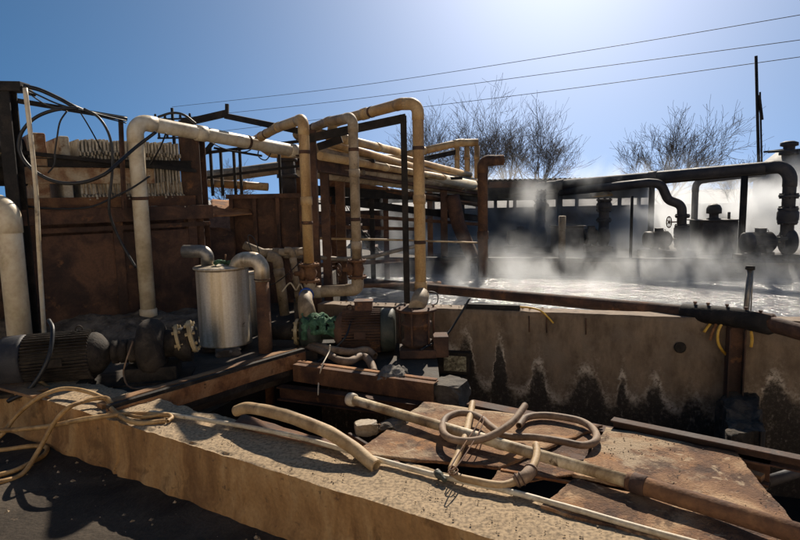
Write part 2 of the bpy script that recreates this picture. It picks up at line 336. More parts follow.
def thing(name, label, cat, loc, group=None):
    o = bpy.data.objects.new(name, None); o.empty_display_size = .2; COL.objects.link(o); o.location = V(loc); return tag(o, label, cat, group)
def single(name, mb, mat, label, cat, group=None, bev=0.0):
    zmin = min(p.z for p in mb.v); c = sum((V(p) for p in mb.v), V()) / len(mb.v); c.z = zmin
    return tag(obj(name, mb, mat, None, c, bev), label, cat, group)
def struct(name, mb, mat, bev=0.0): o = obj(name, mb, mat, None, V((0, 0, 0)), bev); o['kind'] = 'structure'; return o
def share(o, loc_delta, parent=None):
    c = o.copy(); COL.objects.link(c); c.parent = parent or o.parent; c.location = V(o.location) + V(loc_delta); return c
def cr(points, n=8):
    P = [V(p) for p in points]; P = [P[0]*2 - P[1]] + P + [P[-1]*2 - P[-2]]; out = []
    for i in range(1, len(P) - 2):
        a, b, c, d = P[i-1:i+3]
        for k in range(n):
            t = k / n; out.append(.5*((2*b) + (c-a)*t + (2*a-5*b+4*c-d)*t*t + (3*b-a-3*c+d)*t**3))
    out.append(P[-2]); return out
def fillet(points, rad, n=8):
    P = [V(p) for p in points]; out = [P[0]]; arcs = []
    for i in range(1, len(P) - 1):
        a, b = (P[i-1]-P[i]), (P[i+1]-P[i]); la, lb = a.length, b.length; a.normalize(); b.normalize()
        ang = a.angle(b); t = min(rad / math.tan(ang/2), la*.48, lb*.48); r = t * math.tan(ang/2)
        c = P[i] + (a+b).normalized() * (r / math.sin(ang/2)); s0 = P[i]+a*t; s1 = P[i]+b*t; arc = []
        v0, v1 = s0-c, s1-c; th = v0.angle(v1); ax = v0.cross(v1).normalized()
        for k in range(n+1): arc.append(c + Matrix.Rotation(th*k/n, 3, ax) @ v0)
        arcs.append((arc, a, b)); out += arc
    out.append(P[-1]); return out, arcs
def pipe(name, label, cat, pts, r, mat, rad=None, couplings=(), flanges=(), group=None, elbow=True, n=18, fmat=None, emat=None, straps=()):
    """a run of pipe: body, an elbow at every corner, collars and flanges at (segment, fraction)"""
    P = [V(p) for p in pts]; low = min(P, key=lambda p: p.z); t = thing(name, label, cat, low - V((0, 0, r)) , group)
    path, arcs = fillet(P, rad or r*2.2); obj('pipe_run', MB().tube(path, r, n), mat, t)
    if elbow:
        for arc, a, b in arcs:
            e = [arc[0] + a*r*1.1] + arc + [arc[-1] + b*r*1.1]; e = [e[0] + a*.001] + e + [e[-1] + b*.001]
            rr = [r*1.01] + [r*1.075]*(len(e)-2) + [r*1.01]
            obj('elbow', MB().tube(e, rr, n), emat or mat, t)
    for s, f in couplings:
        p = P[s].lerp(P[s+1], f); d = (P[s+1]-P[s]).normalized(); obj('collar', MB().lathe([(r*1.01,-r*.8),(r*1.12,-r*.75),(r*1.12,r*.75),(r*1.01,r*.8)], p, d, n), mat, t)
    for s, f in straps: p = P[s].lerp(P[s+1], f); obj('strap', MB().lathe([(r*1.005, -.018), (r*1.07, -.016), (r*1.07, .016), (r*1.005, .018)], p, P[s+1]-P[s], n), 'rust_dark', t)
    for s, f in flanges: flange(t, P[s].lerp(P[s+1], f), P[s+1]-P[s], r, fmat or mat)
    return t
def flange(t, p, d, r, mat, bolts=6, k=1.75, w=.32):
    d = V(d).normalized(); p = V(p); fl = obj('flange', MB().lathe([(r*k-.003,-r*w),(r*k,-r*w+.003),(r*k,-r*.04),(r*k*.985,0),(r*k,r*.04),(r*k,r*w-.003),(r*k-.003,r*w)], p, d, 24), mat, t)
    a = d.orthogonal().normalized(); b = d.cross(a); first = None
    for i in range(bolts):
        g = 2*math.pi*(i+.5)/bolts; c = (a*math.cos(g)+b*math.sin(g))*r*(k+1)*.5
        if first is None: first = obj('bolt', MB().lathe([(r*.17,-r*(w+.25)),(r*.17,r*(w+.25))], p + c, d, 6, False), mat, fl); c0 = c
        else:
            q = first.copy(); COL.objects.link(q); q.parent = fl; q.location = c - c0
    return fl

# ================================================================== THE SETTING
TOP = .35                                                     # top of the front kerb beam
n0, n1 = onz(111, 420, TOP), onz(497, 540, TOP)
bd = (n1 - n0); bd.z = 0; bd.normalize(); bn = V((-bd.y, bd.x, 0))     # along the beam (to the right), and away from the camera
wl, wr = onz(430, 308, .60), onz(735, 319, .60)
wd = (wr - wl); wd.z = 0; wd.normalize(); wn = V((-wd.y, wd.x, 0))
def W(t, n=0, z=.6): p = wl + wd*t + wn*n; return V((p.x, p.y, z))     # t along the pond wall from its pump corner, n into the pond
def B(t, n=0, z=TOP): p = n0 + bd*t + bn*n; return V((p.x, p.y, z))    # t along the beam, n away from the camera
# ground sheet with an opening for the pit
hole = [B(-.2, .2, 0), B(5.2, .2, 0), W(6.5, .05, 0), W(-1.25, .05, 0)]
G = MB(); big = 900
outer = [V((-big, -big, 0)), V((big, -big, 0)), V((big, big, 0)), V((-big, big, 0))]
hole4 = [hole[0], hole[1], hole[2], hole[3]]
G.v = outer + hole4
for i in range(4): j = (i+1) % 4; G.face((i, j, 4+j, 4+i))
struct('ground', G, 'pale_ground')
AP = MB(); ap = [B(-5, .1, .004), B(6, .1, .004), V((3.2, .2, .004)), V((-7, .9, .004))]; AP.v = [V((p.x, p.y, .004)) for p in ap]; AP.face((0, 1, 2, 3)); struct('wet_ground', AP, 'asphalt')
YD_ = MB(); YD_.v = [V((-60, -60, .002)), V((60, -60, .002)), V((60, 1.0, .002)), V((-60, 1.0, .002))]; YD_.face((0, 1, 2, 3)); struct('yard', YD_, 'bounce_soil')  # pale sheet added behind the camera, out of view, for warm bounced fill
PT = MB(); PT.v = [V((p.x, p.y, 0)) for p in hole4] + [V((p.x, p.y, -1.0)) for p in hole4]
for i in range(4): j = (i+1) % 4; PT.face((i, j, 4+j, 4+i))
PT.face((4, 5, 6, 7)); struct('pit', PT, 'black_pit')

yw = MB().bar(V((-16, -8, 2.6)), V((15, -8, 2.6)), .3, 5.2); yw.bar(V((-16.1, -8, 5.26)), V((15.1, -8, 5.26)), .5, .1)
for k in range(9): yw.bar(V((-15.8 + 3.8*k, -7.77, 0)), V((-15.8 + 3.8*k, -7.77, 5.18)), .4, .16, (0, 1, 0))
struct('bounce_wall', yw, 'bounce_pale')  # unseen pale wall added behind the camera to throw sunlight back as fill
# front kerb beam: one long rough casting
def kerb():
    mb = MB(); L0, L1 = -2.6, 5.2; nl = 620
    sec = []
    for k in range(9): sec.append((0.0, .0 + TOP * k / 8, 'f'))
    for k in range(1, 31): sec.append((.42 * k / 30, TOP, 't'))
    for k in range(1, 5): sec.append((.42, TOP - (TOP+.25) * k / 4, 'b'))
    ns = len(sec)
    for i in range(nl + 1):
        t = L0 + (L1 - L0) * i / nl
        wide = 1.0 + .06 * nz((t, 0, 5), 1.3) - .16 * max(0, min(1, (-.2 - t) / .5)) * 0
        for (n, z, s) in sec:
            p = B(t, n * wide, z); q = V((t, n, z))
            d = V((0, 0, 0))
            if s == 'f':
                d = -bn * (ridge(q, 3.1) * .010 + nz(q, 17) * .004)
                if abs(t - .05) < .02: d += bn * .014
                if z < .05: d += -bn * (.02 + .025 * nz((t, 0, 0), 6))
            elif s == 't': d = V((0, 0, ridge(q, 1.6, 4) * .010 + ridge(q, 7, 5) * .004 + nz(q, 26) * .0015))
            else: d = bn * ridge(q, 4) * .02
            if s in 'ft' and n < .03 and z > TOP - .05:     # broken arris
                c = max(0, ridge((t, 3, 1), 4.5, 6)) * .06 + max(0, nz((t, 8, 1), 21) - .25) * .05 + .003
                c *= .55; d += bn * c * (.7 if s == 'f' else .3) + V((0, 0, -c * .8))
            if s == 't' and n > .38: d += V((0, 0, -max(0, ridge((t, 9, 1), 5, 4)) * .03)) - bn * max(0, ridge((t, 5, 2), 4, 4)) * .05
            mb.v.append(p + d)
    for i in range(nl):
        for k in range(ns - 1): a = i*ns + k; mb.face((a, a + ns, a + ns + 1, a + 1), True)
    mb.face([k for k in range(ns)]); mb.face([nl*ns + k for k in range(ns)][::-1])
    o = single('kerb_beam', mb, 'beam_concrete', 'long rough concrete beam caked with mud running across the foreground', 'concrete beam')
    es = o.modifiers.new('arris', 'EDGE_SPLIT'); es.split_angle = R(42); return o
kerb()
def pebbles(name, spots, label):
    mb = MB(); random.seed(3)
    for p, r in spots:
        n = len(mb.v); q = [V((random.uniform(.6, 1.2)*x, random.uniform(.6, 1.2)*y, random.uniform(.5, 1.0)*z))*r for x, y, z in ((1,0,0),(0,1,0),(-1,0,0),(0,-1,0),(0,0,1),(0,0,-.6))]
        a = random.uniform(0, 6); Rm = Matrix.Rotation(a, 3, 'Z')
        for k in q: mb.v.append(p + Rm @ k)
        for f in ((0,1,4),(1,2,4),(2,3,4),(3,0,4),(1,0,5),(2,1,5),(3,2,5),(0,3,5)): mb.face([n + k for k in f])
    o = obj(name, mb, 'gravel', None, spots[0][0]); tag(o, label, 'grit', None, 'stuff')
PZ0 = .371; random.seed(11); sp = []
for k in range(2200):
    t = random.uniform(-2.0, 4.2); n = random.uniform(.02, .40)
    if ridge((t*1.3, n, 2), 2.2) < -.05 and random.random() < .85: continue
    sp.append((B(t, n, TOP + .004), random.choice((.0015, .002, .002, .003, .004, .006))))
for k in range(700):
    a_ = random.random(); b_ = random.random(); p = onz(575, 478, PZ0).lerp(onz(792, 520, PZ0), a_).lerp(onz(606, 428, PZ0).lerp(onz(740, 455, PZ0), a_), b_**2 if random.random() < .6 else b_)
    if ridge(p, 3.0) > .05 or random.random() < .15: sp.append((p, random.choice((.0015, .002, .003, .005))))
pebbles('loose_grit', sp, 'loose grit and dried mud crumbs scattered on the foreground beam and plates')
sp = []
for k in range(900):
    x = random.uniform(-3.4, .3); y = random.uniform(1.5, 4.6); p = V((x, y, .001))
    if (p - n0).dot(bn) > -.05: continue
    near = math.exp((p - n0).dot(bn) * 1.6)
    if random.random() > near + .12: continue
    sp.append((p, random.choice((.005, .007, .009, .014, .02))))
pebbles('ground_debris', sp, 'small stones and debris littering the dark ground beside the beam')

# pump platform on the left (a slab), its pit side edged by the timber
e0, e1 = onz(112, 402, .33), onz(302, 349, .33)
slab = MB(); zz = .30
pl = [onz(-140, 372, zz), onz(20, 392, zz), e0 + V((0, 0, 0)), e1, V((-.80, 5.55, 0)), W(-1.25, .0), V((-1.2, 12.5, 0)), V((-10, 12.5, 0)), V((-10, 5.0, 0))]
slab.poly([(p.x, p.y) for p in pl], .06, zz)
struct('pump_platform', slab, 'wall_dark')
sl2 = MB(); q = [onz(280, 357, .22), onz(440, 384, .22), W(.06, -.02), W(-1.25, -.02)]
sl2.poly([(p.x, p.y) for p in q], .05, .22); struct('pump_floor', sl2, 'wall_dark')

# pond wall
pw = MB()
nx, nzv = 160, 28; t0_, t1_ = -1.25, 7.0
for i in range(nx+1):
    for j in range(nzv+1):
        t = t0_ + (t1_-t0_)*i/nx; z = -1.0 + 1.6*j/nzv
        p = W(t, 0, z); d = ridge((t, 0, z), 2.4) * .010 + nz((t, 1, z), 11)*.003
        pw.v.append(p + wn * d + V((0, 0, ridge((t, 2, 0), 5)*.006 if j == nzv else 0)))
for i in range(nx):
    for j in range(nzv): a = i*(nzv+1)+j; pw.face((a, a+nzv+1, a+nzv+2, a+1), True)
m0 = len(pw.v)
for i in range(nx+1):
    t = t0_ + (t1_-t0_)*i/nx; pw.v.append(W(t, .20 + ridge((t, 7, 0), 3)*.01, .6 + ridge((t, 4, 0), 5)*.005)); pw.v.append(W(t, .22, -1.0))
for i in range(nx):
    a = i*(nzv+1)+nzv; c = a+nzv+1; pw.face((a, c, m0+2*i+2, m0+2*i)); pw.face((m0+2*i, m0+2*i+2, m0+2*i+3, m0+2*i+1))
pwo = obj('pond_wall', pw, 'pond_wall', None, W(0, 0, 0)); tag(pwo, 'brown concrete pond wall stained with black damp and white salt tongues', 'wall')
pwo.rotation_euler = (0, 0, 0)
lw = MB(); lw.bar(V((-1.12, 6.75, .27)), V((-1.12, 11.2, .27)), .2, .64); single('pond_side_wall', lw, 'grey_concrete', 'low concrete side wall of the pond below the pipe bridge', 'wall')
wt = MB(); wp = [W(-1.0, .21), W(8.5, .21), V((14, 9.8, 0)), V((-1.02, 11.4, 0))]
wt.v = [V((p.x, p.y, .30)) for p in wp]; wt.face((0, 1, 2, 3)); struct('pond_water', wt, 'water')

# far bank
f0, f1 = onz(470, 261, .55), onz(800, 263, .55)
fd = (f1 - f0).normalized()
fb = MB(); a, b = f0 - fd*2.6, f1 + fd*6
fb.poly([(a.x, a.y), (b.x, b.y), (b.x+3, 22), (a.x, 22)], -.2, .55); struct('far_bank', fb, 'grey_concrete')

# ================================================================== DECK OF RUSTY PLATES OVER THE PIT
PZ = .365
def plate(name, c, label, mat='rust_plate', nu=40, nv=40, th=.014, z=PZ, warp=.010, seed=0.0):
    return single(name, MB().patch([onz(x, y, z) for x, y in c], nu, nv, th, warp, .012, seed), mat, label, 'steel plate', 'rusty plates decking over the pit')
plate('cover_plate', [(352, 455), (424, 402), (602, 425), (500, 467)], 'rusty cover plate with orange edge under the looped brown hose', seed=1.0, warp=.012)
plate('cover_plate', [(574, 476), (606, 426), (736, 452), (795, 523)], 'large pale rusty cover plate right of the hose loops', z=PZ+.004, seed=5.0, nu=46, nv=46)
plate('cover_plate', [(540, 507), (575, 479), (822, 541), (905, 600)], 'narrow rusty cover plate between the dark pipe and the concrete beam', z=PZ-.004, seed=9.0)
plate('cover_plate', [(486, 488), (499, 469), (601, 428), (576, 473)], 'torn scrap of sheet steel beside the square opening in the deck', z=PZ-.014, seed=12., th=.006, nu=20, nv=20)
plate('cover_plate', [(372, 432), (378, 424), (418, 408), (426, 416)], 'small dirty plate sticking out over the pit', z=PZ-.03, seed=15., nu=14, nv=8)
plate('leaning_plate', [(232, 424), (244, 414), (330, 440), (350, 452)], 'rusty strip of plate lying along the back edge of the beam', z=PZ+.004, seed=20., mat='rust', nu=20, nv=8)
# dark upright plate edge at the left of the deck
p0, p1 = onz(349, 434, .36), onz(412, 472, .36)
s_ = MB(); a, b = onz(348, 433, .36), onz(398, 463, .36)
s_.v = [a, b, b + V((0,0,-.03)), a + V((-.02,.05,-.22))]; s_.v += [p + V((.012,.012,0)) for p in s_.v]
for f in ((0,1,2,3),(7,6,5,4),(0,4,5,1),(1,5,6,2),(2,6,7,3),(3,7,4,0)): s_.face(f)
single('plate_offcut', s_, 'rust_dark', 'dark triangular steel offcut hanging into the pit left of the deck', 'steel plate')
# joists carrying the deck
for k, (c, d) in enumerate((((400, 422), (760, 512)), ((470, 408), (770, 470)))):
    p, q = onz(*c, .30), onz(*d, .30); p.z = q.z = .285
    single('deck_joist', MB().ibeam(p, q, .10, .12), 'rust_dark', ('front', 'rear')[k] + ' steel joist under the rusty plates of the deck', 'steel beam', 'joists under the deck')
p, q = onz(501, 470, .355), onz(578, 484, .355); single('flat_bar', MB().bar(p, q, .018, .012), 'rust_orange', 'flat steel bar across the square opening in the deck', 'steel bar')
# broken concrete lumps at the pit edge
def lump(name, px, py, z, size, mat, label, cat, seed, rot=0.3):
    bm = bmesh.new(); rock = mat in ('dirt', 'mud') and cat != 'box'
    if rock: bmesh.ops.create_icosphere(bm, subdivisions=4, radius=.62)
    else: bmesh.ops.create_cube(bm, size=1); bmesh.ops.subdivide_edges(bm, edges=bm.edges, cuts=5, use_grid_fill=True)
    bm.verts.index_update()
    p = onz(px, py, z); Rm = Matrix.Rotation(rot, 3, 'Z'); mb = MB()
    for v in bm.verts:
        c = V((v.co.x*size[0], v.co.y*size[1], v.co.z*size[2])); c *= (1 + .30*ridge(v.co*1.0 + V((seed, 0, 0)), 2.2, 6)) if rock else (1 + .10*ridge(v.co*1.0 + V((seed, 0, 0)), 2.5) - .10*(v.co.length > .75))
        mb.v.append(p + Rm @ c)
    for f in bm.faces: mb.face([v.index for v in f.verts], False)
    bm.free(); return single(name, mb, mat, label, cat)
lump('broken_brick', 366, 428, .37, (.13, .09, .075), 'pvc_old', 'broken pale brick on the small plate at the pit edge', 'brick', 3.0, .2)
lump('mud_lump', 395, 424, .36, (.16, .12, .05), 'dirt', 'lump of dried mud beside the broken brick', 'mud', 8.0, .5)
single('concrete_footing', MB().patch([onz(719, 394, -.05), onz(754, 390, -.05), onz(768, 432, -.03), onz(728, 432, -.03)], 30, 40, .5, .07, .06, 3., 4.), 'mud', 'muddy sloping concrete footing under the rusty wall post', 'footing')
lump('concrete_block', 449, 393, .19, (.26, .26, .20), 'grey_concrete', 'grey concrete block at the right end of the red steel channel', 'concrete', 7.0, -.45)
# bars behind the big plate
p, q = onz(612, 424, .37), onz(830, 470, .37); single('deck_edge_bar', MB().channel(p, q, .07, .07, .01), 'rust_dark', 'long dark steel channel lying along the rear edge of the big plate', 'steel bar', bev=.003)
p, q = onz(725, 468, .33), onz(765, 478, .33)
single('plank_offcut', MB().bar(onz(728, 467, .30), onz(763, 478, .30), .05, .03), 'timber', 'short timber offcut at the right corner of the deck', 'timber')
single('grey_pipe', MB().tube([onz(765, 482, .22), onz(830, 462, .22)], .03), 'steel_blue', 'short dark pipe stub beyond the right corner of the deck', 'pipe')
tr = MB(); tr.patch([onz(704, 472, .33), onz(700, 440, .33), onz(735, 452, .33), onz(762, 484, .33)], 10, 10, .01, .006, .01, 4.); 

# long pipe across the deck: cream length pushed into a dark one
a, b = onz(350, 399, .42), onz(628, 481, .415)
t = thing('cream_pipe', 'long cream plastic pipe lying diagonally over the rusty deck', 'pipe', V((b.x, b.y, .385)))
obj('pipe_run', MB().tube([a, a.lerp(b, .5) - V((0, 0, .002)), b], .030, 18), 'pvc_dirty', t)
d = (b-a).normalized(); obj('end_collar', MB().lathe([(.03, 0), (.042, .002), (.045, .02), (.042, .05), (.031, .055)], a - d*.01, d, 18), 'hose_cream', t)
c1 = onz(822, 541, .42); d2 = (c1 - b).normalized()
t = thing('dark_pipe', 'rusty dark steel pipe joined to the cream pipe at the lower right', 'pipe', V((b.x, b.y, .37)))
obj('pipe_run', MB().tube([b - d2*.002, b + d2*.01, c1 + d2*.4], [.041, .042, .042], 20), 'rust', t)
obj('socket', MB().lathe([(.043, 0), (.048, .004), (.048, .06), (.043, .065)], b + d2*.02, d2, 20), 'rust_dark', t)

# hoses
def mouth(mb, p, d, r, n):
    a = d.orthogonal().normalized(); b = d.cross(a); st = len(mb.v)
    for rr_, h in ((r*1.005, .0), (r*.97, -.003), (r*.70, -.003), (r*.66, .05)):
        for j in range(n): g = 2*math.pi*j/n; mb.v.append(p + d*h + (a*math.cos(g) + b*math.sin(g))*rr_)
    for i in range(3):
        for j in range(n): k = (j+1) % n; mb.face((st+i*n+j, st+i*n+k, st+(i+1)*n+k, st+(i+1)*n+j), False)
    mb.face([st+3*n+j for j in range(n)])
def hose(name, label, pts, r, mat, n=12, k=7, cat='hose', group=None, cuff=None):
    path = cr([onz(*p) for p in pts], k)
    q = [p + V((nz(p, 7), nz(p + V((9, 2, 4)), 7), 0))*r*.22 for p in path]
    mb = MB().tube(q, [r*(1 + .07*nz(p, 11)) for p in q], n, cap=r < .012)
    if r >= .012:
        for a_, b_ in ((q[0], q[1]), (q[-1], q[-2])): mouth(mb, a_, (b_ - a_).normalized(), r, n)
    return single(name, mb, mat, label, cat, group)
def z6(l, z): return [(440 + x/5, 400 + y/5, z if not isinstance(z, list) else z[i]) for i, (x, y) in enumerate(l)]
H8 = [(425, 28), (385, 85), (335, 132), (250, 182), (150, 206), (60, 194), (14, 155), (22, 100), (75, 70), (145, 68), (205, 92), (265, 140), (335, 182), (470, 186), (610, 206), (710, 226), (772, 212), (784, 178), (750, 130), (680, 98), (570, 80), (480, 78), (425, 92), (395, 128)]
zs = [.52, .50, .48, .455, .445, .44, .435, .43, .43, .425, .42, .415, .41, .41, .41, .405, .405, .40, .395, .395, .395, .395, .395, .39]
hose('loop_hose', 'thick brown rubber hose lying in a figure of eight on the deck', z6(H8, zs), .0205, 'hose_brown')
hose('hose_offcut', 'straight pale hose piece standing through the brown loop', z6([(162, 15), (150, 80), (128, 175), (85, 285), (62, 345)], [.43, .42, .41, .40, .395]), .020, 'hose_tan')
t = thing('coupled_hose', 'bent pale hose with a fat coupling sleeve near the deck opening', 'hose', onz(500, 486, .37))
pth = cr([onz(*p) for p in z6([(60, 365), (100, 388), (170, 404), (250, 420), (320, 425), (380, 405), (430, 380), (466, 330), (484, 270), (480, 222)], [.39, .385, .385, .385, .39, .40, .42, .43, .44, .45])], 7)
obj('hose_length', MB().tube(pth, .019, 12), 'hose_tan', t)
s0, s1 = 34, 49
obj('sleeve', MB().tube(pth[s0:s1], [.02] + [.031]*(s1-s0-2) + [.02], 14), 'hose_brown', t)
for k in (36, 39, 46): obj('clamp', MB().torus(pth[k], pth[k+1]-pth[k-1], .032, .004, 18, 6), 'rust_dark', t)
for i, l in enumerate(([(215, 75), (170, 150), (110, 240), (50, 345), (85, 330), (150, 235), (200, 150), (222, 90)], [(40, 360), (60, 330), (90, 350), (70, 372), (45, 365), (70, 340)])):
    hose('tie_wire', ('rusty wire twisted between the hose loop and pale hose', 'rusty wire bound round the end of the pale hose')[i], z6(l, .455 if i == 0 else .415), .0035, 'rust', 6, cat='wire')
Z1 = TOP + .022
hose('thick_hose', 'thick tan suction hose arching over the beam edge', [(236, 411, .43), (246, 408, .46), (262, 410, .49), (285, 415, .50), (310, 424, .49), (335, 436, .46), (352, 447, .42), (368, 460, .385), (376, 466, .37)], .036, 'hose_tan', 16)
hose('beam_pipe', 'thin cream plastic pipe lying along the top of the concrete beam', [(150, 412, Z1), (200, 419, Z1), (260, 429, Z1+.01), (310, 440, Z1+.01), (380, 460, Z1), (440, 476, Z1), (520, 494, Z1), (640, 528, Z1), (760, 560, Z1)], .014, 'hose_cream')
hose('thin_hose', 'thin brown hose trailing along the back of the beam', [(60, 428, .03), (100, 417, .30), (114, 412, Z1-.006), (140, 417, Z1), (165, 414, Z1+.003), (172, 417, Z1), (168, 421, Z1-.004)], .012, 'hose_amber')
HZ = [('amber hose arching from the ground onto the beam top', [(-30, 452, .02), (0, 436, .10), (18, 414, .24), (40, 397, .38), (62, 389, .41), (85, 391, .41), (105, 399, .38), (112, 409, .375), (125, 419, .37), (140, 423, .365), (165, 421, .365)]),
      ('amber hose looping lower over the front face of the beam', [(-40, 490, .015), (0, 482, .015), (22, 474, .015), (38, 452, .10), (52, 426, .26), (68, 408, .385), (88, 400, .40), (106, 398, .40), (112, 404, .385)]),
      ('amber hose hanging level across the beam face at the left', [(-30, 431, .17), (10, 430, .18), (50, 426, .24), (85, 419, .36), (130, 414, .375), (170, 415, .37)]),
      ('amber hose coil lying on the dark ground at the far left', [(-40, 452, .015), (0, 450, .015), (30, 446, .02), (46, 447, .02), (44, 455, .02), (28, 464, .03), (10, 472, .02), (-20, 478, .015), (-50, 476, .015)]),
      ('amber hose running off behind the beam by the black motor', [(-20, 366, .40), (6, 368, .40), (26, 374, .385), (42, 383, .365), (52, 390, .33), (58, 396, .25)])]
for l, p in HZ: hose('amber_hose', l, p, .0155, 'hose_amber', group='tangle of amber hoses on the left of the beam')
hb = thing('hose_nozzle', 'small dark green nozzle lying on the beam edge', 'nozzle', onz(440, 478, TOP))
q0, q1 = onz(437, 473, TOP+.03), onz(446, 481, TOP+.025); dq = (q1-q0).normalized()
obj('barrel', MB().lathe([(.014, 0), (.02, .006), (.02, .035), (.014, .04), (.012, .075), (.009, .08)], q0, dq, 14), 'motor_green', hb)
obj('rim', MB().torus(q0, dq, .018, .004, 16, 6), 'galvanised', hb)
# planks at the left end of the beam
for k, (c, d, l) in enumerate((((-30, 368), (42, 391), 'weathered plank nearest the black motor at the left edge'), ((-30, 378), (38, 396), 'weathered plank lying along the left end of the beam'))):
    p, q = onz(*c, .37), onz(*d, .37); single('plank', MB().bar(p, q, .10 - .02*k, .022), 'timber', l, 'plank', 'planks at the left end of the beam', bev=.003)
# timber/channel bridging from the beam to the pump floor
p, q = onz(118, 403, .37), onz(299, 350, .37); dd = (q-p).normalized(); p = p - dd*.1; nn = V((dd.y, -dd.x, 0)).normalized()
t = thing('bridge_beam', 'rusty timber faced beam edging the pump platform over the pit', 'beam', V((p.x, p.y, .26)))
obj('side_board', MB().patch([p + nn*.03, q + nn*.03, q + nn*.09, p + nn*.09], 50, 3, .12, .004, .008, 3.), 'rust_orange', t)
obj('side_board', MB().patch([p - nn*.10 + V((0,0,.012)), q - nn*.10 + V((0,0,.012)), q - nn*.02 + V((0,0,.012)), p - nn*.02 + V((0,0,.012))], 50, 3, .03, .004, .010, 7.), 'timber', t)
obj('web', MB().bar(p + V((0,0,-.075)) + nn*.055, q + V((0,0,-.075)) + nn*.055, .045, .2), 'iron_oily', t)

# ================================================================== LEFT: PIPES, MOTOR, FILTER PRESS STRUCTURE
# white pipes
a = at(22, 356, 5.2); b = at(8, 203, 5.2); b = V((a.x, a.y, b.z)); 
pipe('white_pipe', 'thick white plastic pipe bending off the left edge of the view', 'pipe', [V((a.x, a.y, .31)), V((a.x, a.y, b.z - .02)), V((a.x - 1.2, a.y + .1, b.z - .02))], .098, 'pvc', rad=.13)
a = onz(149, 320, .42); z_t = at(132, 121, a.y).z; e = at(474, 185, 11.6)
m1 = V((a.x, a.y, z_t))
t = pipe('white_pipe', 'tall white plastic pipe rising beside the rust sheet and running back over the tanks', 'pipe', [V((a.x, a.y, .42)), m1, e], .082, 'pvc', rad=.13, couplings=((1, .12), (1, .33), (1, .52), (1, .72)), straps=((0, .62), (1, .22), (1, .6)))
obj('base_flange', MB().lathe([(.15, 0), (.155, .005), (.155, .022), (.15, .027)], V((a.x, a.y, .425)), (0, 0, 1), 24), 'pvc_old', t)
obj('base_collar', MB().lathe([(.084, .03), (.094, .032), (.094, .12), (.084, .125)], V((a.x, a.y, .425)), (0, 0, 1), 24), 'pvc', t)
single('pipe_pedestal', MB().lathe([(.17, 0), (.16, .12)], V((a.x, a.y, .30)), (0, 0, 1), 12), 'grey_concrete', 'round concrete footing of the tall white pipe', 'footing')

def motor(name, label, a, b, r, mat, cowl, cat='motor', box=True, feet=True, group=None, parent=None):
    """electric motor with its axis from a (fan end) to b (shaft end)"""
    a, b = V(a), V(b); d = (b-a).normalized(); L = (b-a).length
    t = parent or thing(name, label, cat, V(((a.x+b.x)/2, (a.y+b.y)/2, min(a.z, b.z) - r*1.22)), group)
    obj('housing', MB().lathe([(r*.80, L*.2), (r*.86, L*.22), (r*.86, L*.86), (r*.78, L*.90), (r*.45, L*.97), (r*.3, L)], a, d, 28), mat, t)
    fn = MB(); s_ = d.cross(V((0, 0, 1))).normalized(); u = s_.cross(d)
    for k in range(44):
        g = 2*math.pi*k/44; dr = s_*math.cos(g) + u*math.sin(g)
        fn.bar(a + d*L*.24 + dr*r*.90, a + d*L*.83 + dr*r*.90, .006 if r > .1 else .004, r*.2, dr)
    obj('cooling_fins', fn, mat, t)
    obj('fan_cowl', MB().lathe([(r*.55, 0), (r*.86, L*.01), (r*.98, L*.04), (r*1.0, L*.2), (r*.99, L*.23), (r*.9, L*.235)], a, d, 28), cowl, t)
    obj('shaft', MB().lathe([(r*.14, L*.96), (r*.14, L*1.2)], a, d, 12), 'galvanised', t)
    if box:
        c = a + d*L*.5 + u*r*1.12 + s_*r*.1; m3 = Matrix((d, s_, u)).transposed(); bx = obj('terminal_box', MB().box(c, (r*.8, r*.7, r*.42), m3), mat, t, bev=.006)
        obj('box_lid', MB().box(c + u*(r*.235), (r*.86, r*.76, r*.05), m3), mat, bx)
    obj('nameplate', MB().box(a + d*L*.55 - s_*r*1.0 if s_.y > 0 else a + d*L*.55 + s_*r*1.0, (r*.5, .006, r*.3), Matrix((d, s_, u)).transposed()), mat, t)
    obj('lifting_eye', MB().torus(a + d*L*.72 + u*r*1.06, s_, r*.12, r*.035, 16, 6), mat, t)
    if feet:
        for f in (.35, .75):
            c = a + d*L*f - u*r*1.06; m3 = Matrix((d, s_, u)).transposed(); obj('foot', MB().box(c, (L*.09, r*1.9, r*.34), m3), mat, t, bev=.006)
    return t
AX = .54
ma, mb_ = onz(2, 362, AX - .02), onz(112, 352, AX)
t = motor('black_motor', 'big black oily electric motor with cooling fins at the left', ma, mb_, .200, 'iron_oily', 'steel_blue', box=False)
hp = cr([ma.lerp(mb_, .45) + V((0, 0, .3)), ma.lerp(mb_, .5) + V((.05, -.12, .24)), ma.lerp(mb_, .5) + V((.07, -.25, .05)), ma.lerp(mb_, .42) + V((.02, -.3, -.15)), ma.lerp(mb_, .3) + V((-.05, -.3, -.24))], 8)
obj('power_cable', MB().tube(hp, .016, 10), 'cable', t)
fl_c = onz(190, 337, .62)
dv = (mb_ - ma); dv.z = 0; dv.normalize()
t = thing('centrifugal_pump', 'black oily centrifugal pump with cream outlet flange beside the big motor', 'pump', V((mb_.x, mb_.y, .30)))
pc = onz(152, 347, .56); 
obj('bearing_housing', MB().lathe([(.06, 0), (.10, .02), (.10, .08), (.075, .1), (.075, .36), (.12, .42), (.12, .5)], mb_ + dv*.12, dv, 22), 'iron_oily', t)
obj('coupling', MB().lathe([(.07, 0), (.095, .01), (.095, .05), (.08, .055), (.08, .065), (.095, .07), (.095, .12), (.07, .13)], mb_ + dv*.0, dv, 22), 'iron_oily', t)
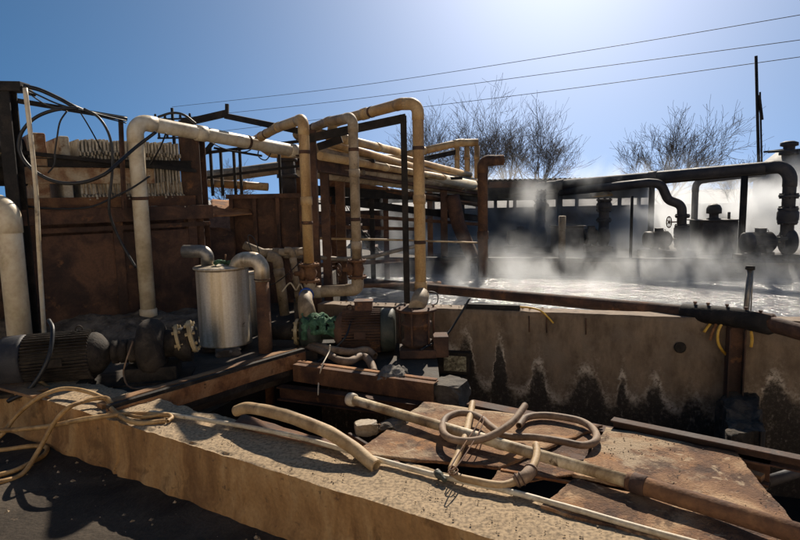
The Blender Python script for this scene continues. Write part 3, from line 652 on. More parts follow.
obj('volute', MB().lathe([(.12, -.10), (.19, -.09), (.225, -.05), (.235, 0), (.225, .05), (.19, .09), (.15, .11)], pc, dv, 30), 'iron_oily', t)
sd_ = (fl_c - pc); sd_.normalize()
obj('outlet', MB().tube([pc + sd_*.06, pc.lerp(fl_c, .6), fl_c + sd_*.05], [.13, .10, .09], 20), 'iron_oily', t)
flange(t, pc.lerp(fl_c, .72), sd_, .082, 'flange_cream', 6, 1.6, .16)
flange(t, fl_c + sd_*.02, sd_, .085, 'flange_cream', 8, 1.6, .2)
obj('pedestal', MB().box(V((pc.x, pc.y, .36)), (.4, .3, .13), Matrix.Rotation(math.atan2(dv.y, dv.x), 3, 'Z')), 'iron_oily', t, bev=.01)
obj('pedestal', MB().box(V(((mb_ + dv*.3).x, (mb_ + dv*.3).y, .37)), (.16, .2, .15), Matrix.Rotation(math.atan2(dv.y, dv.x), 3, 'Z')), 'iron_oily', t, bev=.01)
cab = cr([pc + V((-.06, -.2, .1)), pc + V((-.1, -.26, -.05)), pc + V((-.12, -.27, -.15)), pc + V((-.04, -.32, -.24)), pc + V((.2, -.28, -.25))], 8)
obj("power_cord", MB().tube(cab, .007, 8), "hose_brown", t)
# skid under the motor
p, q = ma - dv*.2, pc + dv*.3; rz = Matrix.Rotation(math.atan2(dv.y, dv.x), 3, 'Z')
cc = p.lerp(q, .5); single('pump_skid', MB().box(V((cc.x, cc.y, .303)), ((q-p).length, .42, .03), rz), 'iron_oily', 'oily steel skid carrying the black motor and pump', 'skid')
# dirt bank behind the motor
db = MB(); nu, nv = 60, 22
c0, c1_, c2_, c3 = onz(-60, 352, .30), onz(235, 338, .30), onz(235, 305, .42), onz(-60, 318, .62)
for i in range(nu+1):
    for j in range(nv+1):
        u, v = i/nu, j/nv; p = (c0*(1-u)+c1_*u)*(1-v)+(c3*(1-u)+c2_*u)*v
        db.v.append(p + V((0, 0, ridge(p, 3.0, 5)*.05 + nz(p, 14)*.02 - .04 + .1*math.sin(v*math.pi))))
for i in range(nu):
    for j in range(nv): k = i*(nv+1)+j; db.face((k, k+nv+1, k+nv+2, k+1), False)
o = obj('rubble_bank', db, 'dirt', None, c0); tag(o, 'bank of grey rubble and dirt behind the black motor', 'rubble', None, 'stuff')
single('white_stick', MB().tube([onz(48, 341, .50), onz(96, 333, .50)], .012, 8), 'hose_cream', 'thin pale stick lying on the rubble bank', 'stick')

# rust sheet enclosure below the press floor
r_a, r_b = onz(38, 334, .40), onz(200, 311, .40)
rx = (r_b - r_a); rx.z = 0; rl = rx.length; rx.normalize(); rn = V((-rx.y, rx.x, 0))
def E(t, n=0, z=0.): p = r_a + rx*t + rn*n; return V((p.x, p.y, z))
ZF = 1.66
t = thing('press_stand', 'brown rusted sheet enclosure carrying the filter press floor', 'steel structure', E(rl/2, .3, .30))
sheet = MB(); nu, nv = 40, 24
for i in range(nu+1):
    for j in range(nv+1):
        u, v = i/nu, j/nv; s_ = .06 + u*(rl-.1); sheet.v.append(E(s_, .02 + ridge((s_, v*1.1, 1), 1.2)*.025, .36 + v*1.04))
for i in range(nu):
    for j in range(nv): k = i*(nv+1)+j; sheet.face((k, k+nv+1, k+nv+2, k+1), True)
obj('rust_sheet', sheet, 'rust_dark', t)
obj('sill', MB().channel(E(-.5, 0, 1.60), E(rl+.22, 0, 1.60), .10, .16, .012, flip=-1), 'rust_dark', t, bev=.003)
obj('floor_slab', MB().bar(E(-2.5, 1.3, 1.625), E(rl+.2, 1.3, 1.625), 2.5, .07), 'grey_concrete', t)
obj('under_rail', MB().bar(E(-.4, .03, 1.455), E(rl+.2, .03, 1.455), .05, .05), 'rust_dark', t)
for s_ in (.0, rl*.5, rl - .02): obj('stanchion', MB().ibeam(E(s_, .06, .25), E(s_, .06, 1.55), .10, .10, .010, rn), 'rust_dark', t)
obj('rear_wall', MB().bar(E(-1.5, 1.6, .9), E(rl+.6, 1.6, .9), .2, 1.36), 'brick', t)
lb = MB()
for k in range(9): lb.box(E(.1 + k*.11, -.03, 1.685 + .01*math.sin(k*3)), (.035, .05, .03))
obj('rubble_edge', MB().patch([E(-.3, -.03, 1.675), E(rl+.2, -.03, 1.675), E(rl+.2, .12, 1.68), E(-.3, .12, 1.68)], 60, 3, .012, .012, .03, 2., 7), 'cream_paint', t)

# filter press on the floor
def Fp(s, n, z): return E(s, .55 + n, z)
S0, S1 = .02, 1.66
t = thing('filter_press', 'old plate filter press with cream plates and hanging cloths above the rust sheet', 'filter press', Fp((S0+S1)/2, 0, ZF))
obj('head_plate', MB().bar(Fp(.18, -.02, ZF+.05), Fp(.18, -.02, ZF+.80), .9, .14, rx), 'rust_cream', t, bev=.02)
obj('pressure_plate', MB().bar(Fp(.42, -.02, ZF+.08), Fp(.42, -.02, ZF+.78), .86, .10, rx), 'cream_paint', t, bev=.02)
obj('ram_housing', MB().lathe([(.14, 0), (.22, .01), (.25, .06), (.25, .42), (.22, .44), (.15, .45)], Fp(-.30, 0, ZF+.52), rx, 26), 'steel_black', t)
obj('ram', MB().lathe([(.10, -.2), (.12, -.18), (.12, .4), (.08, .42)], Fp(-.5, 0, ZF+.52), rx, 20), 'cream_paint', t)
obj('end_ring', MB().torus(Fp(-.12, -.36, ZF+.55), rn, .055, .018, 20, 8), 'flange_cream', t)
obj('side_rail', MB().ibeam(Fp(-.5, -.46, ZF+.50), Fp(S1+.1, -.46, ZF+.50), .06, .09), 'steel_black', t)
obj('side_rail', MB().ibeam(Fp(-.5, .46, ZF+.50), Fp(S1+.1, .46, ZF+.50), .06, .09), 'steel_black', t)
obj('lower_beam', MB().bar(Fp(-.1, -.455, ZF+.365), Fp(S1-.35, -.455, ZF+.365), .05, .17), 'rust_cream', t, bev=.006)
obj('drip_tray', MB().channel(Fp(-.1, -.44, ZF+.075), Fp(S1+.1, -.44, ZF+.075), .16, .12, .006, flip=-1), 'rust', t)
npl = 30; first = fh = fc = fs = None
for k in range(npl):
    s_ = .56 + (S1-.56)*k/npl; off = V((0, 0, random.uniform(-.012, .012))) + rn*random.uniform(-.02, .02)
    if first is None:
        s0 = s_
        first = obj('filter_plate', MB().bar(Fp(s_, 0, ZF+.12), Fp(s_, 0, ZF+.755), .84, .024, rx), 'press_plate', t, bev=.006)
        fh = obj('plate_handle', MB().bar(Fp(s_, -.485, ZF+.60), Fp(s_, -.405, ZF+.60), .016, .045), 'cream_paint', first, bev=.004)
        fc = obj('filter_cloth', MB().bar(Fp(s_+.02, -.425, ZF+.13), Fp(s_+.012, -.415, ZF+.30), .018, .018, rx), 'filter_cloth', first, bev=.004)
        fs = obj('spigot', MB().tube([Fp(s_+.01, -.43, ZF+.16), Fp(s_+.01, -.49, ZF+.15), Fp(s_+.01, -.5, ZF+.11)], .014, 8), 'cream_paint', first)
    else:
        f = first.copy(); COL.objects.link(f); f.parent = t; f.location = rx*(s_-s0) + off
        for c in (fh, fc, fs):
            q = c.copy(); COL.objects.link(q); q.parent = f; q.location = V((0, 0, random.uniform(-.01, .01)))
            if c is fc: q.rotation_euler = (0, 0, 0); q.location += rn*random.uniform(-.02, .012)

# steel frame and cables at the left
pA = at(9, 90, 6.0); single('frame_post', MB().ibeam(V((pA.x-.03, 6.0, .28)), V((pA.x-.03, 6.0, pA.z - .02)), .13, .13, .014, (0, 1, 0)), 'steel_black', 'dark steel post with a capped top at the left edge', 'post')
zc = pA.z; t = thing('post_cap', 'short dark steel bracket across the top of the left post', 'bracket', V((pA.x-.03, 6.0, zc-.015)))
obj('cap_block', MB().bar(V((pA.x-.12, 6.0, zc+.03)), V((pA.x+.16, 6.0, zc+.02)), .17, .09), 'steel_black', t, bev=.006); obj('hook', MB().bar(V((pA.x+.15, 6.0, zc+.02)), V((pA.x+.22, 6.0, zc-.05)), .12, .03), 'steel_black', t)
def bar3(name, label, p, q, w, h, mat='steel_black', cat='steel bar', group=None): return single(name, MB().bar(p, q, w, h), mat, label, cat, group)
bar3('frame_rail', 'upper dark rail running from the left post to the tall white pipe', at(-30, 93, 5.9), at(127, 119, 6.6), .045, .045)
bar3('frame_rail', 'lower dark rail running in front of the filter press', at(-30, 147, 5.9), at(196, 171, 7.2), .035, .04)
single('frame_rail', MB().angle(at(118, 118, 6.5), V((at(122, 214, 6.5).x, at(122, 214, 6.5).y, 1.66)), .05, .008, rx), 'rust_dark', 'thin upright angle bar in front of the filter press left of the white pipe', 'steel bar')
def cable(label, pts, r=.012, mat='cable', name='black_cable', group='black cables strung on the left frame'):
    return single(name, MB().tube(cr([at(*p) for p in pts], 8), r, 8), mat, label, 'cable', group)
cable('fat black cable bundle sagging from the post top to the white pipe', [(24, 86, 5.95), (40, 90, 5.97), (60, 99, 6.0), (75, 107, 6.0), (95, 114, 6.3), (127, 119, 6.5)], .020)
cable('thin black cable just under the fat bundle', [(24, 88, 5.9), (40, 96, 5.92), (58, 104, 5.95), (80, 110, 6.0), (126, 121, 6.45)], .008)
cable('thin black cable sagging lowest below the fat bundle', [(24, 89, 5.9), (38, 100, 5.92), (52, 107, 5.95), (80, 112, 6.0), (126, 123, 6.45)], .007)
cable('large round loop of black hose in front of the filter press', [(78, 108, 5.9), (55, 110, 5.8), (35, 118, 5.8), (22, 132, 5.8), (19, 148, 5.8), (26, 163, 5.8), (42, 176, 5.8), (62, 183, 5.8), (85, 182, 5.8), (105, 174, 5.8), (118, 163, 5.9), (135, 148, 6.1), (156, 132, 6.2)], .017)
cable('black hose dropping from the rail and curving down beside the thin upright', [(84, 109, 5.9), (98, 117, 5.9), (108, 132, 5.9), (112, 150, 5.9), (112, 175, 5.9), (109, 205, 5.9), (112, 222, 5.95), (122, 244, 6.0), (136, 268, 6.0)], .013)
cable('thin black wire curling down left of the large loop', [(67, 111, 5.95), (60, 122, 5.95), (57, 138, 5.95), (55, 152, 5.95), (54, 165, 5.95), (48, 173, 5.95)], .008)
cable('straight black stay wire in front of the filter press plates', [(80, 112, 6.0), (88, 125, 6.1), (98, 143, 6.3), (104, 156, 6.4)], .007)
cable('black wire slanting from the long white pipe down to the rail', [(166, 133, 6.4), (160, 148, 6.5), (150, 165, 6.6)], .009)
cable('black hose curving over the top of the rusty column', [(158, 117, 7.5), (172, 113, 7.5), (184, 115, 7.5), (196, 124, 7.5)], .015)
cable('black hose draped along the press floor edge', [(22, 206, 6.1), (60, 209, 6.15), (90, 207, 6.2), (110, 199, 6.3), (132, 188, 6.4), (150, 176, 6.5)], .010)
single('thin_white_pipe', MB().tube(cr([at(25, 88, 5.6), at(30, 130, 5.6), at(36, 190, 5.6), at(39, 250, 5.6), at(42, 300, 5.6), at(45, 344, 5.6)], 5), .021, 10), 'pvc', 'thin white conduit hanging from the left post to the ground', 'conduit')

# rusty column and bars above
pc_ = at(205, 325, 7.4); zt = at(194, 134, 7.4).z
single('rusty_column', MB().ibeam(V((pc_.x-.02, 7.4, .28)), V((pc_.x-.02, 7.4, zt)), .24, .24, .018, (0, 1, 0)), 'rust_dark', 'thick rusted steel column standing right of the press enclosure', 'column', bev=.003)
bar3('roof_bar', 'thick dark bar rising to the right above the long white pipe', at(180, 124, 7.7), at(228, 113, 7.7), .07, .08, 'steel_black')
bar3('roof_bar', 'thin dark bar sloping down right from the stub toward the pipe risers', at(226, 116, 7.72), at(304, 132, 7.0), .055, .07, 'steel_black')
bar3('roof_stub', 'short upright stub at the peak of the two dark bars', at(227, 113, 7.68), at(227, 104, 7.68), .04, .04, 'steel_black')

# ================================================================== MIDDLE: DRUMS, RISERS, PUMPS
# stainless drum
dc = onz(219, 349, .36); dcx, dcy = dc.x, dc.y + .24
t = thing('steel_drum', 'large stainless steel drum with a flat lid and grey elbow pipe', 'drum', (dcx, dcy, .33))
zt = at(219, 268, dcy).z; h_ = zt - .36; rd = .245
obj('shell', MB().lathe([(rd-.01, 0), (rd+.006, .004), (rd+.006, .02), (rd, .028), (rd, h_-.02), (rd-.004, h_)], (dcx, dcy, .36), (0, 0, 1), 40), 'stainless', t)
obj('lid', MB().lathe([(rd+.018, 0), (rd+.022, .004), (rd+.022, .016), (rd+.012, .022), (.02, .034)], (dcx, dcy, zt), (0, 0, 1), 40), 'stainless', t)
ev = V((dcx - .14, dcy + .02, zt+.03)); pth, _ = fillet([ev, ev + V((0, 0, .13)), ev + V((-.24, .06, .13))], .10)
obj('elbow_pipe', MB().tube(pth, .062, 18), 'galvanised', t)
obj('lid_bolt', MB().lathe([(.008, 0), (.008, .1)], (dcx+.04, dcy, zt+.03), (0, 0, 1), 8), 'rust', t)
cl = MB().tube(cr([V((dcx - .05, dcy - .05, zt+.05)), V((dcx + .0, dcy - .09, zt+.07)), V((dcx + .06, dcy - .02, zt+.05)), V((dcx + .11, dcy - .08, zt+.06)), V((dcx+.16, dcy, zt+.045))], 6), [.012 + .012*abs(math.sin(i*1.7)) for i in range(25)], 7)
single('green_rope', cl, 'green_cloth', 'crumpled blue green rope lying on the drum lid', 'rope')
obj('stand', MB().box((dcx, dcy, .335), (.36, .36, .05)), 'iron_oily', t, bev=.006)
d2 = at(245, 340, 6.35)
t = thing('steel_drum', 'smaller stainless drum half hidden behind the rusty standing pipe', 'drum', (d2.x, 6.35, .30))
obj('shell', MB().lathe([(.15, 0), (.155, .01), (.155, .66), (.15, .67)], (d2.x+.03, 6.35, .30), (0, 0, 1), 32), 'stainless', t)
obj('rim', MB().lathe([(.157, 0), (.168, .003), (.168, .018), (.157, .02)], (d2.x+.03, 6.35, .955), (0, 0, 1), 32), 'stainless', t)
lump('scrap_box', 228, 352, .33, (.22, .14, .07), 'dirt', 'dark grimy box in front of the big drum', 'box', 2.0, .35)
# rusty standing pipe with steel elbow
rp = at(266, 356, 5.55); zt2 = at(263, 279, 5.55).z; ztop = at(258, 262, 5.55).z
t = thing('standing_pipe', 'rusty standing pipe topped by a shiny steel elbow', 'pipe', (rp.x, 5.55, .1))
obj('pipe_run', MB().tube([V((rp.x, 5.55, -.2)), V((rp.x, 5.55, zt2))], .066, 18), 'rust', t)
pth, _ = fillet([V((rp.x, 5.55, zt2-.02)), V((rp.x, 5.55, ztop+.02)), V((rp.x-.27, 5.65, ztop+.02)), V((rp.x-.27, 5.65, ztop-.25))], .12)
obj('elbow', MB().tube(pth, .072, 18), 'stainless', t); obj('seam', MB().torus(V((rp.x, 5.55, zt2)), (0,0,1), .072, .006, 20, 6), 'rust_dark', t)
# small plastic manifold behind
mz = at(270, 253, 6.7).z; xx = lambda px, Y: at(px, 230, Y).x
pipe('manifold_pipe', 'grey plastic manifold pipe running level behind the standing pipe', 'pipe', [at(244, 245, 6.7), V((xx(262, 6.7), 6.7, mz)), V((xx(306, 6.7), 6.7, mz+.01))], .045, 'pvc_old', couplings=((1, .3), (1, .75)))
pipe('manifold_drop', 'grey plastic drop pipe nearest the standing pipe', 'pipe', [V((xx(268, 6.6), 6.6, mz-.03)), V((xx(276, 6.6), 6.6, mz-.05)), V((xx(281, 6.6), 6.6, at(281, 315, 6.6).z))], .055, 'pvc_old', couplings=((1, .25),))
pipe('manifold_drop', 'thin grey plastic drop pipe left of the first valve', 'pipe', [V((xx(284, 6.65), 6.65, mz+.03)), V((xx(291, 6.65), 6.65, mz+.03)), V((xx(296, 6.65), 6.65, at(294, 302, 6.65).z))], .036, 'pvc_old', couplings=((1, .2), (1, .85)))
cable('tangled black wires hanging behind the drums', [(262, 262, 6.5), (255, 240, 6.5), (248, 236, 6.5), (252, 252, 6.5), (268, 285, 6.5), (300, 262, 6.5), (304, 250, 6.5)], .006, group=None, name='loose_wires')
cable('pale twisted wire sticking up left of the green wrapped pump', [(282, 292, 6.3), (290, 283, 6.3), (296, 290, 6.3), (300, 284, 6.3), (304, 292, 6.3)], .008, 'pvc', 'loose_wires', None)

# three tall risers with valves and their return loops
def handwheel(t, c, axis, r):
    wh = obj('handwheel', MB().torus(c, axis, r, r*.1, 26, 7), 'rust_dark', t); ax = V(axis).normalized(); a = ax.orthogonal().normalized(); b = ax.cross(a)
    for k in range(3):
        g = math.pi*k/3 + .3; d = a*math.cos(g)+b*math.sin(g); obj('spoke', MB().tube([c - d*r, c + d*r], r*.07, 6), 'rust_dark', wh)
    obj('stem', MB().tube([c + ax*.02, c - ax*.16], r*.12, 8), 'rust_dark', t)
def valve(label, p, r, wheel=True, mat='rust'):
    t = thing('gate_valve', label, 'valve', p - V((0, 0, .1)))
    obj('body', MB().lathe([(r*1.1, -.10), (r*1.15, -.05), (r*1.45, 0), (r*1.15, .05), (r*1.1, .10)], p, (0, 0, 1), 18), mat, t)
    for dz in (-.085, .085): flange(t, p + V((0, 0, dz)), (0, 0, 1), r, mat, 6, 1.9, .22)
    ax = V((-.9, -.45, 0)).normalized(); obj('bonnet', MB().lathe([(r*1.0, 0), (r*.9, .07), (r*1.3, .075), (r*1.3, .10), (r*.5, .11), (r*.4, .16)], p, ax, 14), mat, t)
    if wheel: handwheel(t, p + ax*.20, ax, .062)
    return t
YR = 6.2
def riser(label, px_t, py_t, px_b, py_b, Y, r, back, mat='pvc_tan', coup=()):
    b = at(px_b, py_b, Y); z_ = at(px_t, py_t, Y).z
    return b, z_, pipe('riser_pipe', label, 'pipe', [b, V((b.x, Y, z_))] + back(V((b.x, Y, z_))), r, mat, rad=.10, couplings=coup, group='tall tan riser pipes', straps=((0, .3), (0, .78), (2, .4)))
b1, z1, _ = riser('leftmost tan riser pipe whose top loops back over the rack', 300, 119, 309, 266, YR, .054, lambda q: [q + V((-.42, .85, .02)), q + V((-1.0, 2.0, -.03)), q + V((-.82, 2.38, -.17)), at(402, 158, 10.0), at(470, 175, 12.0)], coup=((0, .45), (2, .6), (4, .4), (4, .8)))
b2, z2, _ = riser('middle tan riser pipe bending back behind the first riser', 350, 117, 357, 262, YR, .050, lambda q: [q + V((-.30, .5, .02)), q + V((-.85, 1.6, 0)), q + V((-.55, 1.9, -.20)), at(410, 170, 10.2), at(476, 181, 12.2)], mat='pvc_old', coup=((0, .12), (0, .62), (4, .5)))
b3, z3, _ = riser('tallest tan riser pipe standing on the pond wall corner', 412, 104, 421, 299, 6.05, .057, lambda q: [q + V((-.16, .12, .02)), q + V((-.95, 1.1, -.03)), at(330, 143, 8.2), at(474, 184, 12.4)], coup=((0, .07), (0, .52), (2, .5)))
valve('rusty gate valve under the leftmost tan riser', b1 + V((0, 0, -.07)), .056)
valve('rusty gate valve under the middle tan riser', b2 + V((0, 0, -.07)), .052)
hz = at(330, 292, YR).z
pipe('header_pipe', 'dirty grey header pipe joining the two valves', 'pipe', [b1 + V((0, 0, -.17)), V((b1.x, YR, hz)), V((b2.x, YR, hz + .02)), b2 + V((0, 0, -.17))], .060, 'pvc_old', rad=.07)
# second pump with green cloth
pc2 = onz(303, 332, .55); pc2 = V((pc2.x, 5.75, at(303, 332, 5.75).z)); X = V((1, -.08, 0)).normalized()
t = thing('wrapped_pump', 'oily pump wrapped in green cloth below the header pipe', 'pump', (pc2.x, pc2.y, .22))
obj('volute', MB().lathe([(.09, -.10), (.15, -.09), (.18, -.05), (.185, 0), (.18, .05), (.15, .09), (.09, .11)], pc2, X, 28), 'motor_green', t)
obj('bearing_housing', MB().lathe([(.09, 0), (.07, .03), (.07, .26), (.10, .28), (.10, .33)], pc2 + X*.1, X, 20), 'motor_green', t)
pth, _ = fillet([pc2 + V((-.02, 0, .12)), pc2 + V((-.06, .05, .30)), V((b1.x - .02, YR - .1, hz))], .12)
obj('discharge_elbow', MB().tube(pth, [.085 - .02*i/(len(pth)-1) for i in range(len(pth))], 18), 'pvc_old', t)
tp = pth[-3]; obj('blue_tape', MB().lathe([(.074, -.03), (.076, 0), (.074, .03)], pth[-1] - (pth[-1]-pth[-2]).normalized()*.05, pth[-1]-pth[-2], 18), 'blue_tape', t)
flange(t, pc2 - X*.13, X, .075, 'flange_cream', 8, 1.75, .22)
obj('suction_pipe', MB().tube([pc2 - X*.12, pc2 - X*.5 + V((0, .1, -.02))], .08, 18), 'iron_oily', t)
obj('pedestal', MB().box((pc2.x + .1, pc2.y, .27), (.42, .26, .12)), 'iron_oily', t, bev=.01)
cl = MB(); nu, nv = 26, 22                                   # cloth draped over the volute and shaft
for i in range(nu+1):
    for j in range(nv+1):
        u, v = i/nu, j/nv; s_ = -.07 + .34*u; g = -1.5 + 2.7*v; rr_ = .196 - .08*max(0, u-.35)/.65 + .022*ridge((u*2, v*3, 4), 2.5) + .012*math.sin(u*19 + v*5)
        drop = (.05*max(0, math.sin(u*7+1))) if j in (0,) else 0
        cl.v.append(pc2 + X*(s_ + .02*nz((u, v*4, 0), 4)) + V((0, math.sin(g)*rr_, math.cos(g)*rr_ - drop)))
for i in range(nu):
    for j in range(nv):
        if nz((i*.3, j*.35, 9), 1.0) > .33: continue
        a = i*(nv+1)+j; cl.face((a, a+nv+1, a+nv+2, a+1), True)
o = single('green_cloth', cl, 'green_cloth', 'crumpled green cloth draped over the pump below the header', 'cloth'); sm = o.modifiers.new('th', 'SOLIDIFY'); sm.thickness = .004
ma2, mb2 = at(396, 338, 5.72), at(333, 337, 5.72); ma2.z = mb2.z = pc2.z + .01
motor('green_motor', 'dark green electric motor with round fan cowl beside the pond wall', ma2, mb2, .215, 'rust_dark', 'motor_green', box=True)
hose('white_rope', 'thin white rope hanging from the wrapped pump over the red channel', [(330, 345, .45), (329, 352, .40), (322, 366, .33), (319, 380, .2), (318, 395, .1)], .006, 'pvc', 8, cat='rope')
cable('black power cable drooping from the green motor to the channel', [(352, 318, 5.6), (346, 336, 5.45), (335, 348, 5.4), (318, 362, 5.3), (300, 372, 5.2)], .010, group=None)
cable('black cable running from the wall corner down to the pump flange', [(470, 298, 5.85), (458, 318, 5.75), (445, 336, 5.6), (420, 350, 5.4)], .010, group=None)
# brown pipes on the pump floor
for l, p in (('bent brown hose on the pump floor nearest the red channel', [(310, 347, .33), (325, 352, .33), (338, 360, .32), (350, 361, .32), (362, 356, .32), (370, 362, .30), (374, 372, .26)]), ('brown hose curving behind on the pump floor', [(304, 345, .33), (318, 346, .35), (335, 350, .36), (352, 352, .35), (366, 350, .34), (375, 356, .30)])):
    hose('floor_hose', l, p, .034, 'hose_brown', 14)
p, q = onz(296, 363, .31), onz(436, 382, .31)
t = thing('red_channel', 'red rusty steel channel edging the pump floor over the pit', 'steel beam', p - V((0, 0, .15)))
obj('channel', MB().channel(p + V((0, 0, -.075)), q + V((0, 0, -.075)), .10, .15, .012, flip=-1), 'rust', t, bev=.003)
obj('top_strip', MB().patch([p + V((0, .02, .006)), q + V((0, .02, .006)), q + V((.02, .075, .006)), p + V((.02, .075, .006))], 40, 3, .004, .002, .006, 2.), 'rust_orange', t)
# low channel lying in the pit under it
p, q = onz(280, 392, .02), onz(420, 410, .02); single('pit_beam', MB().ibeam(p, q, .10, .12), 'rust_dark', 'dark steel beam in the pit below the red channel', 'steel beam')
# vertical pump stack at the wall corner
vp = at(418, 380, 5.55); v0 = V((vp.x + .0, 5.62, .23)); vt = at(418, 306, 5.62).z
t = thing('vertical_pump', 'rusty vertical pump casing under the tallest riser', 'pump', v0)
obj('base', MB().box(v0 + V((0, 0, .04)), (.34, .34, .08)), 'rust_dark', t, bev=.008)
hh = vt - .25
obj('casing', MB().lathe([(.12, .05), (.12, hh*.22), (.15, hh*.24), (.15, hh*.30), (.125, hh*.32), (.125, hh*.62), (.145, hh*.64), (.145, hh*.70), (.12, hh*.72), (.12, hh*.95)], v0, (0, 0, 1), 26), 'rust_dark', t)
obj('top_flange', MB().lathe([(.19, hh*.95), (.195, hh*.955), (.195, hh*1.0), (.19, hh*1.005)], v0, (0, 0, 1), 26), 'rust', t)
for k in range(6):
    g = k*math.pi/3 + .2; c = v0 + V((math.cos(g)*.165, math.sin(g)*.165, 0)); obj('tie_rod', MB().tube([c + V((0, 0, hh*.26)), c + V((0, 0, hh*1.06))], .010, 8), 'rust_dark', t)
vb = v0 + V((0, 0, vt - .23 - .02)); obj('riser_socket', MB().tube([v0 + V((0, 0, hh)), V((b3.x, b3.y - .12, vt + .05)), b3 + V((0, 0, .03))], [.08, .08, .07], 16), 'pvc_old', t)
obj('base', MB().box(v0 + V((.22, -.05, .10)), (.14, .2, .2)), 'rust_dark', t, bev=.006)
cable('small loop of black wire at the foot of the tallest riser', [(424, 300, 5.9), (428, 292, 5.9), (437, 294, 5.9), (437, 303, 5.9), (428, 305, 5.9), (420, 300, 5.9)], .006, group=None, name='loose_wires')
# rag
def rag(name, c, w, h, mat, label, seed):
    mb = MB(); n = 22
    for i in range(n+1):
        for j in range(n+1):
            u, v = i/n-.5, j/n-.5; p = V((u*w, v*w, 0)); rr_ = math.hypot(u, v)
            mb.v.append(c + p*(.8 + .3*nz((u*3+seed, v*3, 0))) + V((0, 0, h*(1-rr_*1.7) + .05*ridge((u*3+seed, v*3, 1), 1.6)*h/.1)))
    for i in range(n):
        for j in range(n): a = i*(n+1)+j; mb.face((a, a+n+1, a+n+2, a+1), True)
    o = single(name, mb, mat, label, 'rag'); s_ = o.modifiers.new('th', 'SOLIDIFY'); s_.thickness = .006; return o
rag('grey_rag', onz(393, 374, .30), .32, .075, 'grey_cloth', 'crumpled grey rag on the floor in front of the green motor', 3.)
# notice plate hung on the wall
c = onz(458, 363, .3); tt = 1; q0 = W((at(438, 352, 5.95) - wl).dot(wd), -.06, 0); 
w0, w1 = (at(438, 352, 5.9) - wl).dot(wd), (at(471, 354, 5.9) - wl).dot(wd); zt_ = at(455, 351, 5.9).z; zb_ = at(455, 373, 5.9).z
t = thing('plate_box', 'shallow dark box with a mottled yellowed front leaning on the pond wall', 'box', W((w0+w1)/2, -.08, zb_))
obj('case', MB().bar(W(w0, -.06, (zt_+zb_)/2), W(w1, -.06, (zt_+zb_)/2), .08, zt_-zb_), 'iron_oily', t, bev=.008)
obj('front_panel', MB().bar(W(w0+.06, -.104, (zt_+zb_)/2), W(w1-.03, -.104, (zt_+zb_)/2), .006, (zt_-zb_)*.68), 'notice', t)
bs = MB().box(W((w0+w1)/2, -.10, (zb_-1.0)/2 - .003), ((w1-w0)*.8, .14, zb_+1.0)); single('box_plinth', bs, 'iron_oily', 'dark plinth under the mottled box at the wall', 'plinth')

# bar, yellow hose and scraps on top of the pond wall
tw = lambda px, py: (onz(px, py, .62) - wl).dot(wd)
single('black_bar', MB().bar(W(tw(466, 305), .06, .628), W(tw(520, 308), .06, .628), .07, .045), 'steel_black', 'black steel bar lying on top of the pond wall', 'steel bar', bev=.004)
yy = [W(tw(520, 308), .06, .632), W(tw(530, 309), .02, .635), W(tw(540, 311), -.03, .62), W(tw(545, 320), -.03, .56), W(tw(549, 328), -.02, .50)]
single('yellow_hose', MB().tube(cr(yy, 6), .009, 8), 'yellow', 'yellow hose end hanging over the pond wall beyond the black bar', 'hose')
sp = [(W(random.uniform(-1.0, 1.2), random.uniform(.03, .17), .612), random.choice((.008, .012, .018))) for k in range(60)]
pebbles('wall_crumbs', sp, 'crumbs of concrete along the top of the pond wall')

# dark pipe over the pond, clamped at the wall
g0, g1, g2 = at(362, 282, 9.2), at(735, 317, 5.12), at(812, 335, 4.6)
t = thing('pond_pipe', 'long dark rusty pipe crossing the pond and coming over its wall', 'pipe', g1 - V((0, 0, .07)))
pth = [g0, g0.lerp(g1, .5), g1] + [g1.lerp(g2, .5) + V((0, 0, .01)), g2, g2 + (g2-g1)*.6]
obj('pipe_run', MB().tube(cr(pth, 5), .066, 20), 'rust_dark', t)
ca, cb = at(703, 314, 5.38), at(773, 323, 4.85)
ca = g0.lerp(g1, .915); cbn = g1.lerp(g2, .5)
obj('insulated_joint', MB().tube([ca, ca.lerp(g1, .02), g1, g1.lerp(cbn, .97), cbn + V((0, 0, .005))], [.07, .083, .085, .083, .07], 22), 'steel_black', t)
for f in (.25, .5, .85, 1.15, 1.35):
    p = ca.lerp(g1, min(f, 1)) if f <= 1 else g1.lerp(g2, (f-1)); obj('bolt', MB().lathe([(.010, .07), (.010, .092), (.016, .093), (.016, .108)], p, (0, 0, 1), 8, False), 'rust_dark', t)
tp = lambda px, py, n, z=None: at(px, py, n)
for k, (l, pts) in enumerate((('yellow strap hanging longest from the pipe joint', [(722, 323, 5.17), (718, 332, 5.15), (718, 342, 5.15), (722, 350, 5.16), (728, 356, 5.18)]), ('short yellow strap left of the pipe joint', [(711, 323, 5.25), (707, 328, 5.24), (704, 332, 5.23)]), ('short yellow strap right of the rusty wall post', [(751, 331, 5.0), (752, 339, 4.99), (751, 347, 4.99)]), ('brown strap beside the pipe joint', [(716, 324, 5.2), (712, 333, 5.19), (710, 340, 5.19)]))):
    single('hanging_strap', MB().tube(cr([at(*p) for p in pts], 6), .013, 8), 'rust_orange' if k == 3 else 'yellow', l, 'strap', 'straps hanging from the pond pipe')
